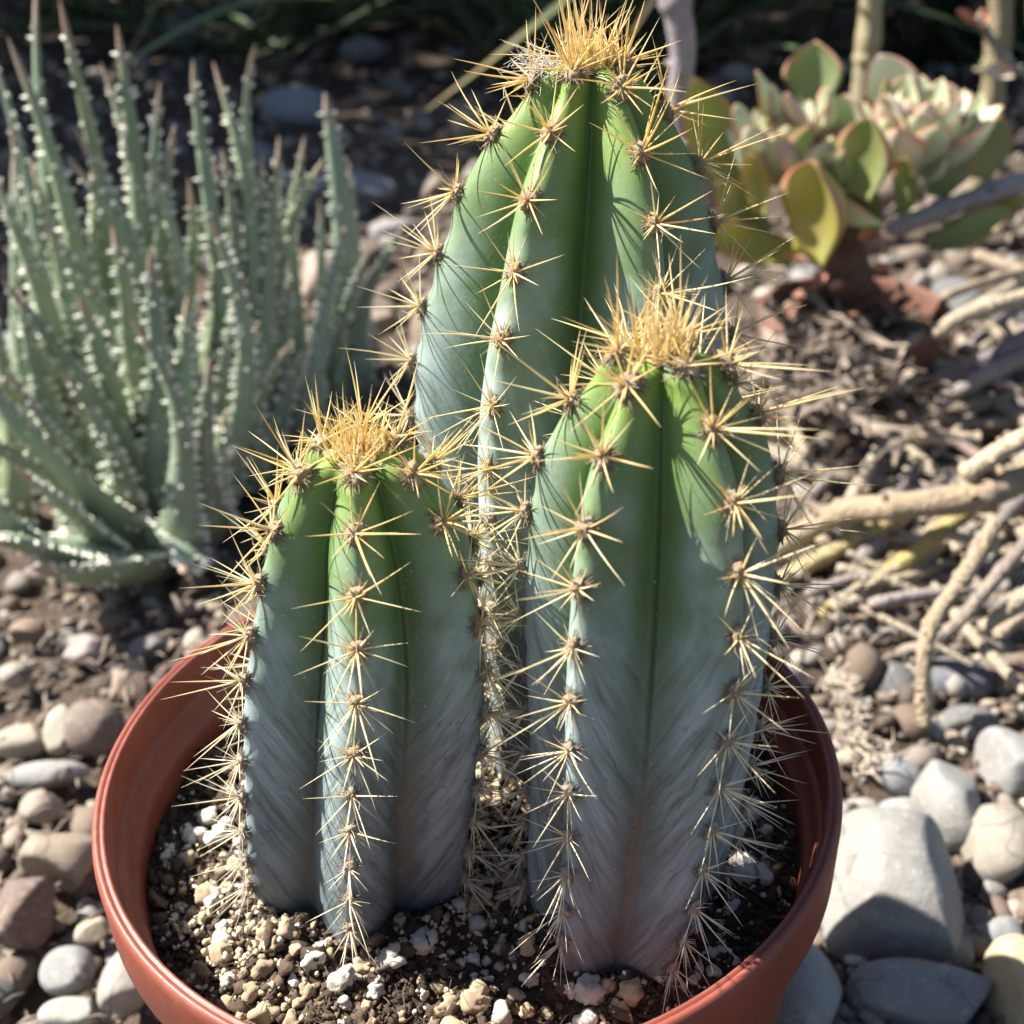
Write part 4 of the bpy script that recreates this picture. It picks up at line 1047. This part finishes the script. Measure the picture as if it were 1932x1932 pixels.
# ------------------------------------------------------------------ dry stems and stalks
def stem(label, pts, wpx, col, name='fallen_branch', cat='branch', taper=.8, nodes=4, group='dry stems sprawling beside the pot', use_y=None, side_twigs=0):
    """pts: (x, y on the 1932 px picture, height above the ground) or, with use_y, (x, y, depth)"""
    words = label.split(' '); label = ' '.join(words[max(0, len(words) - 16):]) if 'twig nearest' in label else label
    W = [at_y(a, b, c) if use_y else at_z(a, b, c) for a, b, c in pts]
    root = thing(name, label, cat, W[0], group)
    n = 14 * (len(W) - 1) + 6
    path = catmull(W, n); s = np.linspace(0, 1, n)
    r = wpx * .5 * np.mean([px_size(w) for w in W]) * (1 + (taper - 1) * s)
    for q in np.linspace(.08, .94, nodes) + rng.normal(size=nodes) * .03: r = r * (1 + .27 * np.exp(-((s - q) / .016) ** 2))
    r = r * (1 + .06 * np.sin(s * 17 + rng.uniform(0, 6)) + rng.normal(size=n) * .012)
    r[0] *= .8; r[-1] *= .45
    V, F, al = tube(path, r, 12)
    mesh_obj('stalk', V - W[0], F, M['stem'], root, None, dict(along=al), color=col)
    for i in range(nodes):                                     # leaf scars and stubs at the nodes
        j = int(n * (.1 + .8 * (i + rng.uniform(.2, .8)) / nodes)); d = rng.normal(size=3); d[2] = abs(d[2]); d /= np.linalg.norm(d)
        p = path[j] + d * r[j] * .7
        V, F, al = tube([p, p + d * r[j] * .5, p + d * r[j] * rng.uniform(.7, 1.2)], [r[j] * .32, r[j] * .28, r[j] * .1], 7)
        mesh_obj('stub', V - W[0], F, M['stem'], root, None, dict(along=al), color=tuple(np.array(col) * .85))
    TWIGS.append((np.mean(W, axis=0), label)); return root
TWIGS = []
TANC, CREAM, GREYC, YELC, BRN = (.36, .27, .17), (.52, .43, .29), (.30, .26, .25), (.42, .33, .11), (.22, .16, .13)
stem('thick tan branch arching behind the middle cactus, thickest of the sprawl', [(2010, 850, .055), (1870, 930, .05), (1700, 955, .045), (1580, 972, .034), (1440, 1050, .014)], 58, TANC, taper=.75, nodes=5)
stem('short knobbly yellow branch under the thick tan branch', [(1700, 972, .03), (1610, 1020, .024), (1520, 1068, .018), (1440, 1112, .008)], 36, (.44, .36, .16), nodes=5)
stem('long straight yellow branch with a pink side, fallen below the thick tan branch', [(1835, 955, .04), (1700, 1062, .024), (1545, 1165, .008)], 36, YELC, nodes=5)
stem('grey tan branch running from the middle cactus into the sprawl', [(1440, 850, .02), (1540, 885, .022), (1640, 905, .02), (1720, 930, .014)], 38, (.34, .28, .22))
stem('cream stub resting on top of the thick tan branch', [(1960, 815, .07), (1890, 850, .064), (1815, 900, .056)], 40, CREAM, taper=.9, nodes=2)
stem('cream horizontal branch segment above the dark gap', [(1670, 812, .03), (1760, 825, .03), (1850, 828, .028)], 32, CREAM, nodes=2)
stem('cream bent branch poking out above the pair of dark branches', [(2000, 545, .07), (1900, 570, .07), (1820, 595, .068), (1762, 632, .062)], 36, (.50, .40, .27), nodes=3)
stem('upper one of two parallel dark purple grey branches', [(2000, 600, .06), (1880, 665, .05), (1770, 735, .03)], 30, (.20, .17, .18))
stem('lower one of two parallel dark purple grey branches', [(2000, 640, .05), (1880, 695, .045), (1765, 765, .03)], 34, (.28, .24, .23))
stem('pale weathered branch slanting in front of the rosette leaves', [(2010, 320, .10), (1850, 370, .10), (1675, 435, .095)], 42, (.36, .31, .29), nodes=5)
stem('thin brown branch crossing from the small pot towards the thick tan branch', [(1600, 690, .03), (1720, 790, .035), (1800, 830, .03), (1880, 885, .03)], 24, BRN)
stem('brown branch running below the low green succulent', [(1640, 760, .012), (1740, 790, .02), (1860, 800, .022), (2000, 790, .02)], 26, (.30, .23, .17))
stem('pinkish brown branch crossing under the low green succulent', [(1650, 620, .03), (1740, 680, .03), (1830, 700, .028), (1920, 740, .025)], 26, (.38, .29, .24))
stem('jointed hanging branch whose tip touches a flat grey stone', [(1880, 985, .06), (1820, 1085, .05), (1762, 1170, .04), (1742, 1250, .03), (1745, 1375, .012)], 34, (.36, .28, .18), nodes=5)
stem('dark branch with pale joints crossing the hanging one', [(1990, 960, .055), (1880, 1090, .04), (1790, 1190, .026), (1690, 1235, .012)], 28, (.28, .23, .19), nodes=5)
stem('short cream stub beyond the hanging jointed branch', [(1990, 1080, .05), (1915, 1140, .04), (1850, 1190, .03)], 32, (.42, .36, .25), nodes=2)
stem('thin twig lying in shade between grey and thick tan branches', [(1560, 800, .012), (1660, 850, .014), (1760, 910, .012)], 24, (.27, .21, .19))
stem('pale twig lying on the litter at the foot of the small pot', [(1480, 650, .02), (1560, 640, .024), (1620, 600, .03)], 24, (.42, .34, .30))
EX = [((1500, 930), (1640, 1010), 22, 'short broken branch under the thick tan branch'), ((1560, 740), (1700, 860), 26, 'brown branch slanting down from the leaf flakes'), ((1850, 600), (1932, 700), 20, 'thin branch behind the two parallel dark branches'),
      ((1700, 880), (1960, 990), 24, 'brown branch passing under the cream stub'), ((1760, 1000), (1960, 1060), 22, 'thin branch behind the dark crossing branch'), ((1480, 720), (1520, 860), 26, 'pale upright piece of branch beside the middle cactus spines'),
      ((1880, 760), (1990, 860), 28, 'grey branch end above the cream stub'), ((1520, 1120), (1640, 1090), 20, 'small twig under the knobbly yellow branch'), ((1640, 1100), (1800, 1060), 22, 'brown twig between the yellow branch and the hanging one'),
      ((1840, 480), (1990, 520), 24, 'grey branch below the weathered slanting one'), ((1780, 560), (1990, 500), 18, 'thin dark twig behind the cream bent branch'), ((1880, 1200), (1990, 1130), 24, 'thin branch lying on the light tan rough stone'),
      ((1660, 740), (1800, 720), 22, 'pinkish twig under the low green succulent'), ((1900, 900), (1990, 1010), 20, 'dark twig hanging from the thick tan branch')]
for (ax_, ay_), (bx_, by_), w, lab in EX:
    z0, z1 = rng.uniform(.012, .05), rng.uniform(.008, .035); c = np.array([(.30, .23, .17), (.40, .32, .22), (.27, .22, .20), (.44, .37, .26)][int(rng.integers(4))])
    stem(lab, [(ax_, ay_, z0), ((ax_ + bx_) / 2 + rng.normal() * 10, (ay_ + by_) / 2 + rng.normal() * 10, (z0 + z1) / 2), (bx_, by_, z1)], w, tuple(c), nodes=3)
for i in range(105):
    ax_, ay_ = rng.uniform(1480, 1980), rng.uniform(600, 1180); an = rng.choice([.35, -.55, .75]) + rng.normal() * .25; ln_ = rng.uniform(130, 330)
    bx_, by_ = ax_ + math.cos(an) * ln_, ay_ + math.sin(an) * ln_
    if bx_ < 1450 or ax_ < 1500 and ay_ > 1000: continue
    z0, z1 = rng.uniform(.008, .028), rng.uniform(.005, .022); c = np.array([(.33, .27, .21), (.44, .37, .27), (.29, .25, .23), (.38, .30, .21)][int(rng.integers(4))]) * rng.uniform(.8, 1.1)
    mp = at_z((ax_ + bx_) / 2, (ay_ + by_) / 2, (z0 + z1) / 2); wd_ = rng.uniform(12, 30)
    nb = min((q for q in TWIGS if 'branch' in q[1] and 'twig nearest' not in q[1]), key=lambda q: ((q[0] - mp) ** 2).sum())[1].split(' '); nb = ' '.join(nb[:next(i for i, q in enumerate(nb) if q.startswith('branch')) + 1]) if 'branch' in nb[:5] and nb[:2] not in (['thin', 'branch'], ['brown', 'branch']) else ' '.join(nb)[:200]
    stem(('hair-thin ' if wd_ < 18 else 'thin ' if wd_ < 24 else 'stout ') + ('long ' if ln_ > 230 else 'short ') + ('pale' if c.mean() > .32 else 'brown') + ' twig nearest the ' + nb.replace('two parallel ', '').replace('light tan rough', 'rough tan').replace('pair of ', '').replace('small ', '').replace('a piece', 'piece'), [(ax_, ay_, z0), ((ax_ + bx_) / 2 + rng.normal() * 12, (ay_ + by_) / 2 + rng.normal() * 12, (z0 + z1) / 2 + .003), (bx_, by_, z1)], wd_, tuple(c), nodes=3, name='fallen_twig', cat='twig', group='twigs in the branch tangle')
stem('purple grey stalk rising right behind the tallest cactus', [(1262, -60, .42), (1288, 90, .42), (1280, 200, .42), (1310, 310, .42), (1362, 385, .425), (1430, 420, .44)], 52, (.34, .29, .32), use_y=True, taper=.6, nodes=3, name='stalk', group=None)
stem('upright tan stalk rising behind the rosette succulent', [(1648, -60, .62), (1640, 60, .62), (1628, 180, .62), (1615, 420, .62)], 44, (.42, .36, .20), use_y=True, taper=1.0, nodes=3, name='stalk', group=None)
stem('upright olive stalk beyond the outer rosette leaves', [(1892, -60, .66), (1885, 60, .66), (1870, 200, .66), (1840, 430, .66)], 46, (.30, .25, .14), use_y=True, taper=1.0, nodes=3, name='stalk', group=None)
stem('thin grey twig carrying withered orange leaves', [(1845, 30, .58), (1880, 90, .58), (1930, 140, .58), (2010, 190, .58)], 16, (.24, .24, .22), use_y=True, nodes=3, name='twig', cat='twig', group=None)
tw = [o for o in COL.objects if o.name == 'twig'][0]
for tx, ty, bx_, by_, w, c in [(1805, 22, 1850, 45, 34, (.50, .20, .11)), (1870, 20, 1846, 50, 34, (.46, .22, .13)), (1855, 140, 1930, 135, 44, (.50, .42, .34))]:
    fleshy_leaf(tw, at_y(bx_, by_, .58), at_y(tx, ty, .575), w * px_size(tw.location), (0, -.5, .8), c, cup=.7, thick=.05, name='withered_leaf', mat='dead')

# ------------------------------------------------------------------ dry grass tuft and litter
gp = at_z(1610, 1375, 0.004)
tuft = thing('dry_grass_tuft', 'bleached feathery tuft of dry grass lying beside the pot rim', 'dry grass', gp)
B = Batch(); line = [at_z(1570, 1270, .02), at_z(1590, 1330, .016), at_z(1610, 1400, .012), at_z(1640, 1450, .008)]
ln = catmull(line, 40)
for i in range(150):
    p = ln[int(rng.integers(40))] + rng.normal(size=3) * .0018; d = rng.normal(size=3) * .5 + np.array([.5, -.5, .35]); d /= np.linalg.norm(d); L = rng.uniform(.003, .010); c = rng.normal(size=3) * .002
    tv, tf, _ = tube(catmull([p, p + d * L * .5 + c, p + d * L], 5), np.array([.5, .8, .8, .5, .2]) * .00045, 4, cap=False); B.add(tv - gp, np.array(tf))
B.build('blades', mat_plain('bleached_grass', (.50, .42, .34), (.34, .28, .22), 200, .8, .1), tuft)['kind'] = 'stuff'
B = Batch()
for i in range(900):
    px, py = (rng.uniform(1430, 1950), rng.uniform(600, 1300)) if i < 620 else (rng.uniform(-50, 420), rng.uniform(1150, 1930))
    p = at_z(px, py, 0); z = ground_h(p[0], p[1]) + rng.uniform(.002, .012)
    a = rng.uniform(0, 6.28); L = rng.uniform(.004, .018) * (p[1] + .25) * 1.6; w = L * rng.uniform(.06, .25)
    d = np.array([math.cos(a), math.sin(a), rng.normal() * .3]); sd_ = np.cross(d, [0, 0, 1]); up = np.cross(sd_, d)
    q = [p + [0, 0, z]] ; base = np.array([p[0], p[1], z])
    path = [base, base + d * L * .5 + up * L * .12, base + d * L]
    tv, tf, _ = tube(path, [w * .3, w * .5, w * .15], 5, cap=False)
    B.add(tv, np.array(tf))
tag(B.build('plant_litter', M['litter']), 'dry brown leaf and twig litter scattered among the stems', 'litter', kind='stuff')
B = Batch()
for i in range(950):                                           # dead leaf flakes heaped at the foot of the small pot
    px, py = rng.normal(1570, 85), rng.normal(655, 62)
    if px < 1440: continue
    p = at_z(px, py, .012 + rng.random() * .045); L = rng.uniform(.010, .026); d = rng.normal(size=3) * np.array([1, 1, .45]); d /= np.linalg.norm(d); e = np.cross(d, rng.normal(size=3)); e /= np.linalg.norm(e); nn = np.cross(d, e)
    g = np.array([[u, v] for u in (-1, -.4, .4, 1) for v in (-1, 0, 1)])
    wv = np.array([.25, 1, .8, .1])[((g[:, 0] + 1) * 1.6).astype(int).clip(0, 3)]
    top = p + np.outer(g[:, 0] * L * .5, d) + np.outer(g[:, 1] * wv * L * .15, e) + np.outer((g[:, 1] ** 2) * wv * L * .07 + (g[:, 0] ** 2) * L * .16, nn)
    V = np.vstack([top, top - nn * .00018]); F = []
    for a in range(3):
        for b in range(2):
            q = a * 3 + b; F += [[q, q + 1, q + 4, q + 3], [12 + q, 12 + q + 3, 12 + q + 4, 12 + q + 1]]
    B.add(V, np.array(F))
tag(B.build('leaf_flakes', M['litter']), 'heap of pinkish brown dead leaf flakes in front of the small pot', 'litter', kind='stuff')

# ------------------------------------------------------------------ dark strap-leaved plants at the back
def blade_mesh(path, w):
    n = len(path); T = np.gradient(path, axis=0); T /= np.linalg.norm(T, axis=1)[:, None]
    sd_ = np.cross(T, [0, 0, 1.0]); sd_ /= np.linalg.norm(sd_, axis=1)[:, None] + 1e-9; up = np.cross(sd_, T)
    s = np.linspace(0, 1, n); W = w * (.55 + .45 * np.sin(np.clip(s * 1.6, 0, 1) * math.pi / 2)) * np.clip((1 - s) / .35, 0.02, 1) ** .7
    u = [(-1, .35), (-.5, .08), (0, 0), (.5, .08), (1, .35)]; low = [(1, .33), (0, -.05), (-1, .33)]
    V = np.concatenate([np.stack([path[i] + sd_[i] * W[i] * a + up[i] * W[i] * b for a, b in u + low]) for i in range(n)])
    m = 8; F = np.array([[i * m + j, i * m + (j + 1) % m, (i + 1) * m + (j + 1) % m, (i + 1) * m + j] for i in range(n - 1) for j in range(m)])
    return V, F, np.repeat(s, m)
def strap_plant(label, x0, y0, count, length, rise, hue):
    root = thing('strap_leaf_plant', label, 'plant', (x0, y0, 0), 'dark strap-leaved plants at the back')
    for i in range(count):
        a = rng.choice([0, math.pi]) + rng.normal() * .55
        L = length * rng.uniform(.6, 1.15); R_ = rise * rng.uniform(.35, 1.25)
        b = np.array([rng.normal() * .05, rng.normal() * .05, -.005]); d = np.array([math.cos(a), math.sin(a) * .8, 0])
        pts = [b, b + d * L * .28 + [0, 0, R_ * .75], b + d * L * .62 + [0, 0, R_], b + d * L + [rng.normal() * .05, rng.normal() * .05, max(.01, R_ * rng.uniform(.1, .8))]]
        V, F, al = blade_mesh(catmull(pts, 18), rng.uniform(.007, .013))
        mesh_obj('blade', V, F, M['blade'], root, None, dict(along=al), color=tuple(np.array(hue) * rng.uniform(.6, 1.4)))
rng = np.random.default_rng(77)
strap_plant('dark green strap-leaved plant arching over the shaded cobbles', -.25, 1.45, 46, .75, .16, (.10, .16, .06))
strap_plant('dark strap-leaved plant behind the tallest cactus', .12, 1.15, 46, .60, .20, (.10, .15, .06))
strap_plant('dark strap-leaved plant behind the upright tan stalk', .50, 1.15, 60, .60, .26, (.045, .08, .03))
strap_plant('dark strap-leaved plant behind the twig with withered leaves', .80, 1.25, 52, .60, .28, (.032, .06, .028))
strap_plant('olive strap-leaved plant far behind the shaded cobbles', -.55, 1.75, 40, .70, .22, (.14, .16, .07))
strap_plant('strap-leaved plant far behind the tallest cactus', .25, 1.75, 60, .85, .34, (.06, .10, .04))
def leafy_shrub(label, x0, y0, sx, sy, hgt, leaves, size):
    root = thing('unseen_shrub', label, 'shrub', (x0, y0, 0), 'dense garden shrubs')
    for i in range(5):
        px_, py_ = (rng.uniform(-.6, .6) * sx, rng.uniform(-.6, .6) * sy)
        V, F, al = tube(catmull([(px_ * .4, py_ * .4, 0), (px_ * .7, py_ * .7, hgt * .4), (px_, py_, hgt * .85)], 10), np.linspace(.03, .008, 10), 8)
        mesh_obj('trunk', V, F, M['bark'], root, None, dict(along=al))
    q = rng.normal(size=(leaves, 3)); q /= np.linalg.norm(q, axis=1)[:, None]; q *= rng.uniform(.35, 1, leaves)[:, None] ** .5
    q[:, 2] = np.sign(q[:, 2]) * np.abs(q[:, 2]) ** .6
    c = q * np.array([sx, sy, hgt * .5]) + np.array([0, 0, hgt * .5]); c[:, 2] = np.maximum(c[:, 2], .03)
    d = rng.normal(size=(leaves, 3)); d /= np.linalg.norm(d, axis=1)[:, None]; e = np.cross(d, rng.normal(size=(leaves, 3))); e /= np.linalg.norm(e, axis=1)[:, None]; nn = np.cross(d, e)
    s = (size * rng.uniform(.7, 1.3, leaves))[:, None]
    V = np.stack([c - d * s, c + e * s * .45 + nn * s * .12, c + d * s, c - e * s * .45 + nn * s * .12], 1).reshape(-1, 3)
    F = np.arange(leaves * 4).reshape(-1, 4)
    tag(mesh_obj('crown', V, F, M['shrub'], root), kind='stuff')
leafy_shrub('tall unseen shrub added to shade the background beyond the aloe', -1.6, 2.40, .45, 1.0, 3.2, 12000, .05)  # added out of view, only to throw shade over the background
leafy_shrub('rounded unseen shrub added to shade the cobbles behind the aloe', -.88, 1.02, .26, .30, .85, 5500, .03)  # smaller shade caster added outside the frame, for the cobbles
leafy_shrub('low dense shrub behind the strap-leaved plants', .2, 2.75, 1.3, .40, 1.2, 7000, .05)
leafy_shrub('dense shrub behind the farthest strap leaves', 1.9, 2.2, .6, .7, 1.3, 5000, .05)
